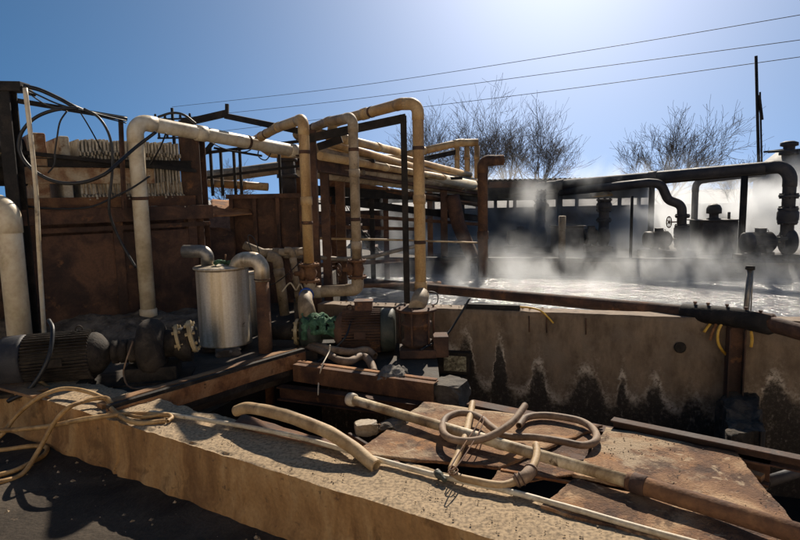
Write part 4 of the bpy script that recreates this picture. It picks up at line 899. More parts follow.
# rusty post and buttress on the wall
tb = tw(738, 320); single('wall_post', MB().ibeam(W(tb, -.10, -.3), W(tb, -.10, .54), .15, .13, .012, (wd.x, wd.y, 0)), 'rust_dark', 'rusty steel post standing against the pond wall below the pipe joint', 'post')
single('blanking_disc', MB().lathe([(.05, 0), (.052, .01), (.045, .02)], W(tw(693, 330), 0, .32), -wn, 18), 'iron_oily', 'round dark blanking disc on the pond wall', 'disc')
cable('thin dark rod hanging down the pond wall left of the post', [(712, 335, 5.32), (709, 350, 5.33), (706, 372, 5.33), (707, 386, 5.33)], .010, 'rust_dark', 'hanging_rod', None)
for k, px in enumerate((528, 546, 586)):
    single('drip_stain_rod', MB().tube([W(tw(px, 312), -.012, .56), W(tw(px, 312)+.004, -.012, .40)], .006, 6), 'rust_dark', ('first', 'second', 'third')[k] + ' short rusty rebar end on the pond wall face counted from the left', 'rebar')
# lone pipe standing in the pond
lp = at(746, 312, 6.1); lt = at(750, 270, 6.1)
t = thing('standpipe', 'short leaning steel standpipe with a cap sticking up from the pond', 'pipe', V((lp.x, 6.1, .25)))
d = (lt - lp).normalized(); obj('tube', MB().tube([lp - d*.2, lt], .028, 14), 'galvanised', t); obj('cap', MB().lathe([(.035, 0), (.045, .005), (.045, .04), (.03, .045)], lt, d, 14), 'steel_black', t); obj('rod', MB().tube([lp + V((.05, 0, -.1)), lt + V((.03, 0, 0))], .007, 6), 'galvanised', t)

# ================================================================== PIPE RACK, RAILS AND SHEDS BEHIND
def post(name, label, px, py_t, Y, zb, w, mat, cat='post', group=None, py_x=None, sec='i'):
    x = at(px, py_x or py_t, Y).x; zt = at(px, py_t, Y).z
    mb = MB().ibeam(V((x, Y, zb)), V((x, Y, zt)), w, w, w*.12, (0, 1, 0)) if sec == 'i' else MB().tube([V((x, Y, zb)), V((x, Y, zt))], w/2, 14)
    return single(name, mb, mat, label, cat, group)
post('rack_post', 'dark steel post standing just left of the tallest riser', 405, 116, 6.45, .25, .066, 'steel_black', group='posts of the pipe rack', py_x=200)
post('rack_post', 'dark steel post right behind the leftmost riser', 314, 130, 6.75, .25, .09, 'rust_dark', group='posts of the pipe rack', py_x=200)
post('rack_post', 'slim rusty post between the leftmost and middle risers', 326, 158, 8.0, .25, .11, 'rust_dark', group='posts of the pipe rack', py_x=220)
post('rack_post', 'rusty post behind the middle riser', 341, 165, 9.0, .25, .13, 'rust', group='posts of the pipe rack', py_x=220)
post('rack_post', 'slim dark post farthest back between the risers', 372, 175, 10.0, .25, .08, 'steel_black', group='posts of the pipe rack', py_x=220)
post('rack_post', 'dark post under the far end of the pipe rack', 444, 186, 11.2, .25, .12, 'rust_dark', group='posts of the pipe rack', py_x=220)
bar3('rack_beam', 'dark beam carrying the tops of the three risers', at(306, 139, 6.6), at(406, 118, 6.47), .06, .085, 'steel_black')
bar3('rack_beam', 'dark cross beam in front of the pipe bundle above the middle riser', at(318, 147, 7.0), at(342, 139, 7.0), .07, .08, 'steel_black')
single('rack_beam', MB().ibeam(at(300, 162, 7.4), at(482, 191, 12.6), .14, .18), 'rust_dark', 'long dark beam receding under the pipe bundle', 'steel beam')
single('rack_beam', MB().ibeam(at(306, 190, 8.6), at(480, 200, 12.9), .10, .14), 'steel_black', 'lower dark beam receding under the pipe bundle', 'steel beam')
single('rack_beam', MB().ibeam(at(332, 200, 9.4), at(482, 219, 12.4), .10, .12), 'steel_black', 'lowest dark beam level with the shed wall behind the risers', 'steel beam')
for k, (f, l) in enumerate(((.18, 'nearest'), (.42, 'second'), (.68, 'third'), (.9, 'farthest'))):
    p = at(300, 162, 7.4).lerp(at(482, 191, 12.6), f) + V((0, 0, .11)); single('rack_rung', MB().bar(p - V((.65, -.1, 0)), p + V((.35, -.05, 0)), .06, .05), 'steel_black', l + ' cross bar holding up the pipe bundle', 'steel bar', 'cross bars of the pipe rack')
for k, (a, b, l, mt) in enumerate((((312, 166, 7.7), (478, 189, 12.4), 'lower old pipe of the bundle receding along the rack', 'pvc_old'), ((330, 149, 8.4), (470, 178, 12.6), 'upper tan pipe of the bundle receding along the rack', 'pvc_tan'))):
    pipe('bundle_pipe', l, 'pipe', [at(*a), at(*b)], .06, mt, couplings=((0, .2), (0, .55), (0, .85)))
for k, (a, b, r_, l, mt) in enumerate((((320, 156, 7.2), (474, 183, 12.3), .05, 'narrow tan pipe in the middle of the bundle', 'pvc_tan'), ((300, 172, 8.0), (480, 194, 12.8), .065, 'lowest cream pipe slung under the bundle', 'pvc_old'), ((318, 133, 7.6), (398, 152, 9.4), .06, 'tan pipe on top of the bundle left of the dark post', 'pvc_tan'), ((330, 182, 9.2), (482, 205, 12.6), .05, 'rusty pipe slung below the dark receding beam', 'rust'))):
    pipe('bundle_pipe', l, 'pipe', [at(*a), at(*b)], r_, mt, couplings=((0, .3), (0, .7)))
for k, (px, pt2, Y, w_, mt, l) in enumerate(((300, 150, 9.3, .12, 'rust', 'rusty red post seen left of the leftmost riser'), (333, 160, 9.6, .10, 'rust', 'rusty red post between the two dark rack posts'), (386, 178, 10.4, .09, 'rust_dark', 'thin rusty post right of the middle riser'), (430, 186, 11.6, .10, 'rust', 'rusty post right of the tallest riser'), (462, 190, 12.4, .10, 'steel_black', 'dark post beside the outfall pipe'))):
    post('rack_post', l, px, pt2, Y, .25, w_, mt, group='posts of the pipe rack', py_x=220)
for k, (a, b, l) in enumerate((((300, 214, 9.0), (480, 226, 12.0), 'upper level rust red rail behind the three risers'), ((300, 228, 9.0), (420, 231, 11.0), 'middle level rust red rail behind the three risers'), ((306, 268, 8.4), (400, 262, 10.6), 'lowest level rust red rail behind the valves'))):
    single('rack_rail', MB().angle(at(*a), at(*b), .06, .008), 'rust', l, 'steel bar', 'rails of the pipe rack')
# far header frame with three drops
hy = 12.6; ha, hb_ = at(384, 160, 11.6), at(458, 143, hy)
pipe('far_header', 'tan header pipe rising to the far drop pipes', 'pipe', [ha, hb_, V((at(478, 141, hy).x, hy, hb_.z))], .075, 'pvc_tan', couplings=((0, .5),))
for px, l in ((457, 'left'), (467, 'middle'), (477, 'right')): x = at(px, 160, hy).x; pipe('drop_pipe', l + ' of the three tan drop pipes at the far end of the rack', 'pipe', [V((x, hy, hb_.z - .07)), V((x, hy, at(px, 184, hy).z))], .055, 'pvc_tan', group='tan drop pipes at the far end of the rack', couplings=((0, .3),))
bar3('header_support', 'dark beam below the far tan header pipe', at(400, 164, 11.8), at(456, 152, hy), .06, .10, 'steel_black')
# rust vessel
vx0, vx1 = at(232, 230, 8.2), at(304, 230, 8.2); vzt = at(270, 196, 8.2).z
t = thing('rust_vessel', 'big dark rusted steel vessel behind the drums', 'tank', V(((vx0.x+vx1.x)/2, 8.6, .28)))
obj('shell', MB().box(V(((vx0.x+vx1.x)/2, 8.65, (.28+vzt)/2)), (vx1.x-vx0.x, .9, vzt-.28)), 'rust_dark', t, bev=.02)
for f in (.02, .34, .66, .98): x = vx0.x*(1-f)+vx1.x*f; obj('rib', MB().bar(V((x, 8.17, .3)), V((x, 8.17, vzt)), .05, .06, (0, 1, 0)), 'rust_dark', t)
obj('top_rim', MB().bar(V((vx0.x-.04, 8.17, vzt)), V((vx1.x+.04, 8.17, vzt)), .09, .06), 'rust_dark', t)
obj('band', MB().bar(V((vx0.x-.03, 8.165, .95)), V((vx1.x+.03, 8.165, .95)), .04, .05), 'rust', t)
sh = MB().patch([at(208, 216, 7.7), at(252, 214, 8.0), at(246, 201, 8.6), at(212, 199, 8.4)], 16, 10, .01, .01, .03, 3.); single('rust_chute', sh, 'rust_orange', 'sunlit orange rusty sheet sloping between column and vessel', 'steel sheet')
single('rust_sheet', MB().patch([V((at(206, 300, 7.6).x, 7.6, .3)), V((at(238, 300, 7.9).x, 7.9, .3)), V((at(238, 300, 7.9).x, 7.92, 1.35)), V((at(206, 300, 7.6).x, 7.62, 1.4))], 14, 14, .0, .02, .02, 5.), 'rust_dark', 'dark rusted sheet between the column and the vessel', 'steel sheet')
pipe('lying_pipe', 'tan pipe lying level on brackets behind the column', 'pipe', [at(208, 183, 8.4), at(268, 187, 8.4)], .055, 'pvc_tan', couplings=((0, .6),))
pipe('back_pipe', 'long grey tan pipe crossing far behind the handrail', 'pipe', [at(198, 178, 9.6), at(250, 172, 9.6), at(312, 163, 9.6)], .10, 'pvc_old', elbow=False)
# handrail frame
t = thing('handrail', 'dark handrail frame of thin posts left of the risers', 'railing', at(240, 198, 8.3))
for px in (213, 223, 236, 242, 281): p = at(px, 196, 8.3); q = at(px - 1, 148 if px != 242 else 140, 8.3); obj('upright', MB().bar(p, V((p.x, 8.3, q.z)), .035, .035, (0, 1, 0)), 'steel_black', t)
obj('top_rail', MB().bar(at(205, 153, 8.26), at(302, 141, 8.26), .04, .04), 'steel_black', t); obj('mid_rail', MB().bar(at(205, 178, 8.26), at(300, 166, 8.26), .035, .035), 'steel_black', t)
obj('brace', MB().bar(at(195, 165, 8.22), at(214, 141, 8.22), .05, .05), 'steel_black', t); obj('brace', MB().bar(at(214, 148, 8.22), at(262, 156, 8.22), .03, .03), 'steel_black', t)
cable('black wire drooping in loops behind the handrail', [(208, 141, 8.0), (225, 149, 8.0), (245, 152, 8.0), (256, 145, 8.0), (262, 140, 8.0), (258, 155, 8.0), (266, 160, 8.0), (272, 150, 8.0), (271, 143, 8.0)], .008, group=None, name='loose_wires')
t = thing('stack_vent', 'short dark stub stack beside the leftmost riser behind the handrail', 'stack', at(289, 200, 9.0)); p = at(289, 205, 9.0); q = at(288, 148, 9.0)
obj('shaft', MB().tube([p, V((p.x, 9.0, q.z))], .12, 18), 'steel_blue', t); obj('ring', MB().lathe([(.12, -.03), (.16, -.028), (.16, .028), (.12, .03)], V((p.x, 9.0, at(289, 176, 9.0).z)), (0, 0, 1), 18), 'steel_blue', t); obj('ring', MB().lathe([(.12, -.03), (.15, -.028), (.15, .028), (.12, .03)], V((p.x, 9.0, at(289, 160, 9.0).z)), (0, 0, 1), 18), 'steel_blue', t)
# pale service rails
single('service_pipe', MB().tube(cr([at(284, 256, 7.6), at(310, 257, 7.8), at(345, 259, 8.2), at(370, 257, 8.6), at(395, 251, 9.0), at(420, 245, 9.4)], 5), .030, 10), 'pvc_old', 'thin pale pipe curving behind the valves toward the pond', 'pipe')
single('service_pipe', MB().tube([at(290, 238, 8.4), at(400, 240, 9.4), at(482, 243, 10.4)], .016, 8), 'pvc_tan', 'slim level pipe crossing behind the three risers', 'pipe')
single('service_pipe', MB().tube([at(306, 288, 7.0), at(440, 283, 9.0)], .03, 8), 'rust', 'rusty level pipe close behind the header pipe', 'pipe')
# stair flight
t = thing('steel_stair', 'dark open steel stair climbing behind the risers', 'stair', at(375, 282, 11.3))
for dy in (0, .55): obj('stringer', MB().bar(at(352, 222, 11.3) + V((0, dy, 0)), at(396, 280, 11.3) + V((0, dy, 0)), .05, .12), 'steel_black', t)
for k in range(8):
    p = at(352, 222, 11.3).lerp(at(396, 280, 11.3), (k+.5)/8); obj('tread', MB().box(p + V((0, .28, 0)), (.22, .54, .03)), 'rust_dark', t)
for px, a, b in ((362, 238, 278), (373, 248, 280), (385, 255, 282), (352, 240, 275)): p = at(px, b, 11.2); obj('rail_post', MB().bar(p, V((p.x, 11.2, at(px, a, 11.2).z)), .03, .03, (0, 1, 0)), 'steel_black', t)
# chute and falling water
c0, c1_, c2_, c3 = at(452, 196, 11.2), at(458, 222, 11.1), at(465, 240, 10.9), at(475, 262, 10.6)
t = thing('outfall_pipe', 'bent rusty outfall pipe spilling hot water into the pond', 'pipe', c3); obj('pipe_run', MB().tube(cr([c0, c1_, c2_, c3], 6), [.14 - .0012*i for i in range(19)], 18), 'rust_dark', t)
obj('mouth', MB().torus(c3, c3 - c2_, .125, .02, 20, 8), 'rust_dark', t)
fw = MB(); m_ = bpy.data.materials.new('falling_water'); m_.use_nodes = True; bb = m_.node_tree.nodes['Principled BSDF']; bb.inputs['Base Color'].default_value = (.75, .75, .75, 1); bb.inputs['Roughness'].default_value = .15; bb.inputs['Transmission Weight'].default_value = .6; bb.inputs['IOR'].default_value = 1.33; MT['fall'] = m_
for k in range(7): p = c3 + V((-.08 + .027*k, -.04*(k % 2), -.02)); fw.tube(cr([p, p + V((.03, -.02, -.12)), p + V((.05, -.03, -.30)), V((p.x + .06 + .01*(k % 3), p.y - .03, .30))], 4), [.022 + .008*math.sin(i*2.1 + k) for i in range(13)], 7)
o = single('falling_water', fw, 'fall', 'thin stream of hot water falling from the outfall pipe', 'water'); o['kind'] = 'stuff'
# riser pipe with bent head in the pond
pb = at(483, 277, 10.35); zt = at(482, 161, 10.35).z
pipe('brown_riser', 'thick brown pipe with a bent head standing in the pond', 'pipe', [V((pb.x, 10.35, .0)), V((pb.x, 10.35, zt)), V((pb.x+.36, 10.35, zt+.01))], .088, 'rust', rad=.11, couplings=((0, .45),))

# shed along the far side
YB = 17.2; YF = 12.6
t = thing('open_shed', 'low dark open shed with sheet roof behind the pond', 'shed', V((2.0, 15, .55)))
xl, xr = at(330, 200, YB).x - .6, at(648, 200, YB).x
zr0, zr1 = 2.02, 1.62
rf = MB(); nu = 70
xf0, xf1 = at(478, 190, YF).x, at(652, 190, YF).x
for i in range(nu+1):
    for j in (0, 1):
        x = (xf0*(1-i/nu)+xf1*i/nu, xl*(1-i/nu)+xr*i/nu)[j]; z = (zr0, zr1)[j] + (.018 if i % 2 else -.018)
        rf.v.append(V((x, (YF, YB + .5)[j], z)))
for i in range(nu): rf.face((2*i, 2*i+2, 2*i+3, 2*i+1), False)
obj('roof', rf, 'roof_sheet', t, recalc=False)
obj('eaves_beam', MB().bar(V((xf0, YF + .03, zr0-.10)), V((xf1, YF + .03, zr0-.10)), .08, .13), 'rust_dark', t)
obj('back_wall', MB().bar(V((xl - 6, YB, .94)), V((at(760, 200, YB).x, YB, .94)), .24, .78), 'brick', t)
for k in range(4): f = (k+1)/5; obj('purlin', MB().bar(V((xf0*(1-f)+xl*f, YF+(YB-YF)*f, zr0+(zr1-zr0)*f-.07)), V((xf1*(1-f)+xr*f, YF+(YB-YF)*f, zr0+(zr1-zr0)*f-.07)), .06, .09), 'steel_black', t)
k = 0; x = xl
while x < xr: obj('wall_post', MB().bar(V((x, YB, 1.3)), V((x, YB, 1.62)), .08, .10, (0, 1, 0)), 'brick', t); x += (.55, .8, .42)[k % 3]; k += 1
for px, py in ((541, 188), (652, 186), (560, 190)): p = at(px, py, YF + .1); obj('column', MB().bar(V((p.x, YF+.1, .5)), V((p.x, YF+.1, zr0-.16)), .09, .09, (0, 1, 0)), 'steel_black', t)
obj('wall_plate', MB().bar(V((xl, YB-.15, 1.56)), V((xr, YB-.15, 1.56)), .08, .06), 'steel_black', t)
single('skylight_sheet', MB().patch([at(590, 193, 14.0), at(610, 190, 14.0), at(613, 195, 13.2), at(592, 197, 13.2)], 6, 4, .01, .01, .01, 1.), 'yellow', 'pale yellow sheet catching light under the shed roof', 'roof sheet')
# big overhead pipes along the far bank
YD = 9.9; pD = at(787, 250, YD); zD = at(770, 166, YD).z; lend = at(488, 191, 13.4)
def Dz(px, py, Y): return at(px, py, Y)
t = pipe('overhead_pipe', 'thick dark overhead pipe turning down to the rightmost far pump', 'pipe', [lend, V((pD.x - .02, YD, zD)), V((pD.x - .02, YD, .75))], .10, 'steel_blue', rad=.22, couplings=((0, .3), (0, .62)))
for py in (196, 209, 222, 238): flange(t, V((pD.x - .02, YD, at(787, py, YD).z)), (0, 0, 1), .10, 'steel_blue', 8, 1.5, .2)
obj('valve_body', MB().lathe([(.11, -.14), (.16, -.06), (.16, .06), (.11, .14)], V((pD.x - .02, YD, at(787, 216, YD).z)), (0, 0, 1), 20), 'steel_blue', t)
bar3('pipe_beam', 'dark beam carrying the overhead pipe along the far bank', at(500, 197, 13.2), at(782, 171, 10.1), .10, .07, 'steel_black')
YC = 10.9; pC = at(681, 255, YC)
t = pipe('swan_neck_pipe', 'dark swan neck pipe dropping from the shed to a far pump', 'pipe', [at(560, 192, 12.4), at(648, 183, YC + .1), at(661, 184, YC), at(668, 200, YC), at(682, 205, YC), V((pC.x, YC, .8))], .082, 'steel_blue', rad=.16, elbow=False)
for py in (216, 226, 236, 246): flange(t, V((pC.x, YC, at(681, py, YC).z)), (0, 0, 1), .082, 'steel_blue', 8, 1.55, .2)
obj('valve_body', MB().lathe([(.09, -.12), (.14, -.05), (.14, .05), (.09, .12)], V((pC.x, YC, at(681, 231, YC).z)), (0, 0, 1), 20), 'steel_blue', t)
handwheel(t, V((pC.x - .25, YC - .02, at(672, 222, YC).z)), (-1, 0, 0), .1)
def far_pump(label, px, py, Y, L=.55, r=.16, riser_top=None, pr=.09):
    c = at(px, py, Y); zb = .55
    t = thing('far_pump', label, 'pump', V((c.x, Y, zb)), 'pumps on the far bank')
    obj('skid', MB().box((c.x - L*.5, Y, zb+.05), (L*1.9, .42, .1)), 'steel_black', t, bev=.01)
    obj('volute', MB().lathe([(.14, -.09), (.21, -.05), (.22, 0), (.21, .05), (.14, .09)], (c.x, Y, zb+.30), (1, 0, 0), 22), 'steel_blue', t)
    motor('m', '', V((c.x - L*1.35, Y, zb+.30)), V((c.x - L*.35, Y, zb+.30)), r, 'steel_blue', 'steel_blue', parent=t)
    if riser_top is not None:
        zt = at(px, riser_top, Y).z; obj('riser', MB().tube([V((c.x, Y, zb+.4)), V((c.x, Y, zt))], pr, 16), 'steel_blue', t)
        for k in range(5): flange(t, V((c.x, Y, zb+.62 + k*.20)), (0, 0, 1), pr, 'steel_blue', 6, 1.5, .2)
        obj('valve_body', MB().lathe([(.10, -.1), (.15, -.04), (.15, .04), (.10, .1)], V((c.x, Y, zb+.9)), (0, 0, 1), 18), 'steel_blue', t)
    return t
far_pump('leftmost far pump with flanged riser under the shed', 541, 258, 12.2, .5, .16, 200, .07)
far_pump('far pump behind the dark cabinet under the shed', 603, 262, 12.0, .3, .15, 205, .10)
far_pump('far pump below the swan neck pipe', 681, 256, YC, .5, .15)
far_pump('rightmost far pump below the overhead pipe', 787, 255, YD, .55, .17)
def cabinet(label, x0, x1, yt, Y, top=False):
    a, b = at(x0, 240, Y), at(x1, 240, Y); zt = at((x0+x1)/2, yt, Y).z
    t = thing('control_cabinet', label, 'cabinet', V(((a.x+b.x)/2, Y, .55)), 'cabinets on the far bank')
    obj('case', MB().box(((a.x+b.x)/2, Y+.2, (.55+zt)/2), (b.x-a.x, .4, zt-.55)), 'steel_blue', t, bev=.012)
    obj('door', MB().box(((a.x+b.x)/2, Y-.012, (.6+zt)/2), ((b.x-a.x)*.88, .02, (zt-.6)*.9)), 'steel_blue', t, bev=.004)
    obj('handle', MB().box((b.x-.1, Y-.035, (.55+zt)/2), (.02, .03, .12)), 'steel_black', t)
    obj('roof_lip', MB().box(((a.x+b.x)/2, Y+.2, zt+.012), (b.x-a.x+.06, .46, .02)), 'steel_blue', t)
    if top:
        c = V(((a.x+b.x)/2 - .0, Y+.2, zt+.02)); obj('top_motor', MB().lathe([(.12, 0), (.12, .02), (.08, .03), (.08, .10), (.13, .11), (.13, .2), (.10, .26), (.04, .29)], c, (0, 0, 1), 20), 'steel_blue', t)
        obj('top_stub', MB().tube([c + V((.28, 0, -.01)), c + V((.28, 0, .13))], .025, 10), 'steel_blue', t)
    return t
cabinet('dark control cabinet under the shed behind a tan upright pipe', 556, 584, 227, 11.4)
cabinet('dark control cabinet with a small motor on top in the steam', 699, 738, 221, 10.9, True)
post('upright_pipe', 'tan upright pipe in front of the shed cabinet', 562, 216, 11.1, .2, .13, 'pvc_old', 'pipe', py_x=240, sec='o')
post('bank_post', 'thin dark post rising from the pond edge to the shed roof', 631, 196, 10.3, .1, .05, 'steel_black', group='posts on the far bank', py_x=240, sec='o')
post('bank_post', 'thick dark post under the overhead pipe', 742, 176, 10.25, .3, .11, 'steel_black', group='posts on the far bank', py_x=230, sec='o')
fr = [V((at(693, 250, 11.4).x, 11.4, .55)), V((at(693, 250, 11.4).x, 11.4, at(693, 181, 11.4).z)), at(765, 173, 11.4)]
pipe('frame_pipe', 'bare pipe frame standing behind the swan neck pipe', 'pipe', fr, .06, 'tank_grey', rad=.15)
single('bank_kerb', MB().bar(f0 - fd*2.4 + V((0, .06, .03)), f1 + fd*4 + V((0, .06, .03)), .14, .06), 'steel_black', 'dark kerb along the edge of the far bank', 'kerb')

# tank at the right
tc_ = at(822, 200, 15.0); t = thing('grey_tank', 'grey steel tank with sloping shoulder at the right edge', 'tank', V((tc_.x, 15.6, .55)))
zs_, zt_ = at(775, 168, 15.0).z, at(800, 148, 15.0).z
obj('shell', MB().lathe([(1.18, 0), (1.2, .02), (1.2, zs_-.55), (1.16, zs_-.50), (.72, zt_-.60), (.6, zt_-.55)], V((tc_.x, 15.6, .55)), (0, 0, 1), 40), 'tank_grey', t)
for z in (.9, 1.5): obj('hoop', MB().torus(V((tc_.x, 15.6, z)), (0, 0, 1), 1.2, .02, 40, 6), 'tank_grey', t)
mq = at(789, 150, 15.2); obj('gearbox', MB().lathe([(.22, 0), (.22, .08), (.13, .1), (.13, .2), (.2, .22), (.2, .30), (.1, .34)], V((mq.x, 15.2, mq.z - .12)), (0, 0, 1), 18), 'steel_blue', t)
obj('roof_rail', MB().tube([at(768, 152, 15), at(800, 150, 15)], .03, 8), 'steel_blue', t)
obj('lip', MB().bar(at(748, 178, 14.2), at(770, 166, 14.2), .06, .25), 'tank_grey', t)
# leaning pole with stay
t = thing('leaning_pole', 'dark leaning pole with a stay leg beside the grey tank', 'pole', V((at(764, 200, 19).x, 19, .0)))
pt_ = at(756, 56, 19); obj('mast', MB().tube([V((at(763, 200, 19).x, 19, 0)), pt_], .045, 10), 'steel_black', t); obj('stay', MB().tube([V((at(770, 200, 19).x, 19.2, 0)), at(760, 92, 19)], .028, 8), 'steel_black', t); obj('bracket', MB().bar(at(759, 95, 18.95), at(762, 120, 18.95), .06, .08, (0, 1, 0)), 'steel_black', t)
obj('arm', MB().tube([at(764, 152, 19), at(790, 149, 19)], .03, 8), 'steel_black', t)

# power lines and distant utility pole
py_ = at(172, 108, 45); t = thing('utility_pole', 'distant utility pole with insulators behind the filter press', 'pole', V((py_.x, 45, 0)))
obj('mast', MB().tube([V((py_.x, 45, 0)), V((py_.x, 45, py_.z))], [.16, .11], 10), 'steel_black', t)
for z, wd_ in ((at(172, 119, 45).z, 1.4), (at(172, 138, 45).z, 1.2)):
    ca_ = obj('crossarm', MB().bar(V((py_.x - wd_, 45, z)), V((py_.x + wd_, 45, z)), .12, .12), 'steel_black', t)
    for s_ in (-.9, -.4, .4, .9): obj('insulator', MB().lathe([(.06, 0), (.13, .05), (.06, .1), (.13, .16), (.06, .2), (.1, .28), (.04, .34)], V((py_.x + wd_*s_, 45, z + .05)), (0, 0, 1), 10), 'steel_black', ca_)
for l, pts in (('uppermost power line crossing the sky', [(172, 107, 45), (340, 88, 35), (560, 55, 27), (800, 15, 21), (900, -4, 19)]), ('middle power line crossing the sky', [(172, 119, 45), (340, 101, 35), (560, 72, 27), (800, 40, 21), (900, 25, 19)]), ('lowest power line crossing the sky', [(172, 137, 45), (340, 117, 35), (560, 90, 27), (800, 57, 21), (900, 44, 19)])):
    single('power_line', MB().tube(cr([at(*p) for p in pts], 10), .013, 5), 'wire', l, 'wire', 'power lines over the yard')

# bare trees
def tree(label, px, py_top, Y, spread, seed, density=1.0, fork=.28):
    rng = random.Random(seed); base = V((at(px, 200, Y).x, Y, 0)); H = at(px, py_top, Y).z
    t = thing('bare_tree', label, 'tree', base, 'bare trees beyond the shed'); tr_, br = MB(), MB()
    def limb(mb, p, d, L, r, lev):
        n = 5 if lev < 2 else 4; pts = [p]; rr_ = [r]; q = V(p); dd = V(d)
        for k in range(n):
            dd = (dd + V((rng.gauss(0, .11), rng.gauss(0, .11), rng.gauss(.025, .07)))).normalized(); q = q + dd*(L/n); pts.append(q.copy()); rr_.append(max(.0055, r*(1 - .62*(k+1)/n)))
        mb.tube(pts, rr_, (9, 6, 4, 3, 3, 3)[min(lev, 5)], cap=False)
        return pts, rr_, dd
    tp_, tr2, td = limb(tr_, base, V((rng.uniform(-.08, .08), 0, 1)), H*fork, H*.020, 0)
    def grow(p, d, L, r, lev):
        pts, rr_, dd = limb(tr_ if lev == 1 else br, p, d, L, r, lev)
        if lev >= 5 or L < .16: return
        nb = (0, 5, 5, 4, 3)[lev] if lev < 5 else 0
        nb = max(2, int(round(nb*density + rng.uniform(-.5, .6))))
        for k in range(nb):
            f = .25 + .75*(k+1)/nb; i = min(len(pts)-2, int(f*(len(pts)-1))); q = pts[i].lerp(pts[i+1], f*(len(pts)-1)-i) if f < 1 else pts[-1]
            ax = dd.orthogonal().normalized(); ax = Matrix.Rotation(rng.uniform(0, 6.28), 3, dd) @ ax; an = rng.uniform(.40, .95) if f < .98 else rng.uniform(.05, .3)
            nd = (Matrix.Rotation(an, 3, ax) @ dd); nd = (nd + V((0, 0, .06))).normalized()
            grow(q, nd, L*rng.uniform(.46, .80), max(.0065, rr_[min(i+1, len(rr_)-1)]*.66), lev+1)
    nl = 6
    for k in range(nl):
        g = 6.28*k/nl + rng.uniform(-.4, .4); an = (.12 + .42*((k*3) % nl)/nl + rng.uniform(0, .1))*spread
        d = V((math.cos(g)*math.sin(an)*1.2, math.sin(g)*math.sin(an), math.cos(an))); grow(tp_[-1 if k < 3 else -2], d.normalized(), H*.36*rng.uniform(.75, 1.15), H*.010, 1)
    obj('trunk', tr_, 'bark', t, recalc=False); obj('crown', br, 'bark', t, recalc=False)
tree('tall bare tree just right of the far drop pipes', 474, 100, 30, 1.4, 1, 1.05, .22)
tree('bare tree with upright branches behind the pond riser', 536, 104, 31, 1.4, 2, 1.05, .22)
tree('slim bare tree between the tallest riser and the far header', 424, 112, 32, 1.4, 3, 1.0, .22)
tree('wide rounded bare tree behind the steam at the right', 662, 106, 27, 2.0, 4, 1.1, .20)
tree('low bare tree seen through the handrail frame', 232, 164, 30, 1.3, 6, .8)
tree('thin bare tree between the two upright trees', 508, 118, 34, .8, 8, .9)
tree('low bare tree showing under the pipe bundle', 352, 168, 30, 1.2, 9, .9)
tree('low bare tree in the steam beyond the overhead pipe', 735, 160, 26, 1.2, 12, .9)

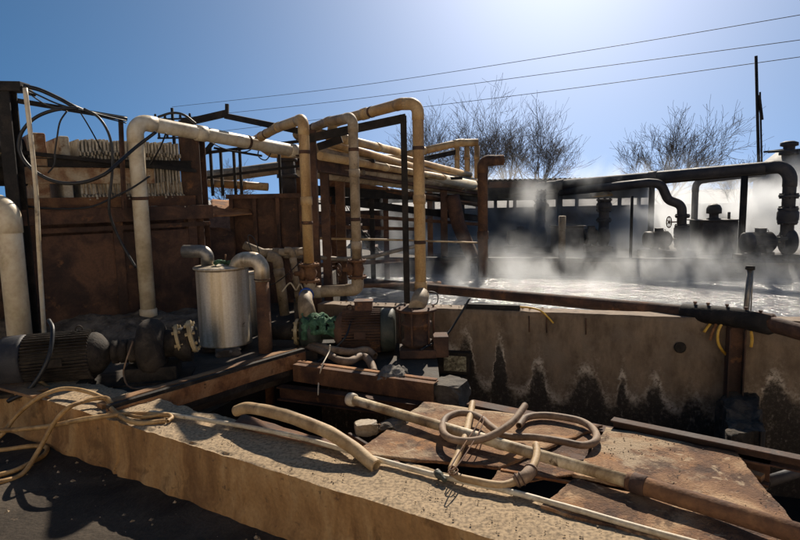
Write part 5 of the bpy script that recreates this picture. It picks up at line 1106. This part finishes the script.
# steam over the hot pond
def steam(name, lo, hi, dens, scale, thr, label, seed, top):
    mb = MB().box((V(lo)+V(hi))/2, V(hi)-V(lo)); o = obj(name, mb, 'wire', None, V((0, 0, 0))); o['kind'] = 'stuff'; tag(o, label, 'steam'); 
    m = bpy.data.materials.new('steam_' + str(seed)); m.use_nodes = True; t = m.node_tree; N = t.nodes; L = t.links; N.remove(N['Principled BSDF']); out = N['Material Output']
    pv = N.new('ShaderNodeVolumePrincipled'); pv.inputs['Color'].default_value = (.93, .96, .99, 1); pv.inputs['Anisotropy'].default_value = .55; L.new(pv.outputs[0], out.inputs['Volume'])
    tc = N.new('ShaderNodeTexCoord'); mp = N.new('ShaderNodeMapping'); mp.inputs['Location'].default_value = (seed*3.1, seed*1.7, 0); mp.inputs['Scale'].default_value = (1, .8, .7); mp.inputs['Rotation'].default_value = (0, R(18), 0); L.new(tc.outputs['Object'], mp.inputs[0])
    n = N.new('ShaderNodeTexNoise'); n.inputs['Scale'].default_value = scale; n.inputs['Detail'].default_value = 4; n.inputs['Roughness'].default_value = .55; n.inputs['Distortion'].default_value = .35; L.new(mp.outputs[0], n.inputs['Vector'])
    sp = N.new('ShaderNodeSeparateXYZ'); L.new(tc.outputs['Object'], sp.inputs[0])
    h = N.new('ShaderNodeMapRange'); h.inputs[1].default_value = lo[2]; h.inputs[2].default_value = top; h.inputs[3].default_value = 0.0; h.inputs[4].default_value = 1.0; L.new(sp.outputs[2], h.inputs[0])
    th = N.new('ShaderNodeMath'); th.operation = 'MULTIPLY_ADD'; th.inputs[1].default_value = -.22; L.new(h.outputs[0], th.inputs[0]); L.new(n.outputs[0], th.inputs[2])
    mr = N.new('ShaderNodeMapRange'); mr.inputs[1].default_value = thr; mr.inputs[2].default_value = thr + .30; mr.inputs[3].default_value = 0; mr.inputs[4].default_value = dens; L.new(th.outputs[0], mr.inputs[0]); L.new(mr.outputs[0], pv.inputs['Density'])
    # thin out towards the box sides so that it has no edge
    last = mr.outputs[0]
    for ax in (0, 1):
        for s_, e_ in ((lo[ax], lo[ax] + .9), (hi[ax], hi[ax] - .9)):
            r_ = N.new('ShaderNodeMapRange'); r_.inputs[1].default_value = s_; r_.inputs[2].default_value = e_; L.new(sp.outputs[ax], r_.inputs[0]); mu = N.new('ShaderNodeMath'); mu.operation = 'MULTIPLY'; L.new(last, mu.inputs[0]); L.new(r_.outputs[0], mu.inputs[1]); last = mu.outputs[0]
    r_ = N.new('ShaderNodeMapRange'); r_.inputs[1].default_value = hi[2]; r_.inputs[2].default_value = lo[2] + (hi[2]-lo[2])*.35; L.new(sp.outputs[2], r_.inputs[0]); mu = N.new('ShaderNodeMath'); mu.operation = 'MULTIPLY'; L.new(last, mu.inputs[0]); L.new(r_.outputs[0], mu.inputs[1]); last = mu.outputs[0]
    r_ = N.new('ShaderNodeMapRange'); r_.inputs[1].default_value = .5; r_.inputs[2].default_value = 4.5; r_.inputs[3].default_value = .5; r_.inputs[4].default_value = 1.0; L.new(sp.outputs[0], r_.inputs[0]); mu = N.new('ShaderNodeMath'); mu.operation = 'MULTIPLY'; L.new(last, mu.inputs[0]); L.new(r_.outputs[0], mu.inputs[1]); last = mu.outputs[0]
    L.new(last, pv.inputs['Density']); m.cycles.volume_step_rate = .35
    o.data.materials[0] = m; return o
steam('steam_cloud', (-.4, 10.9, .56), (12.5, 15.4, 2.5), 2.9, 1.1, .445, 'white steam billowing behind the far pumps and cabinets', 1, 4.0)
steam('low_steam', (-1.0, 7.8, .295), (13, 11.2, 1.2), 2.0, 1.8, .42, 'thin white steam skimming the hot pond surface', 2, 1.6)
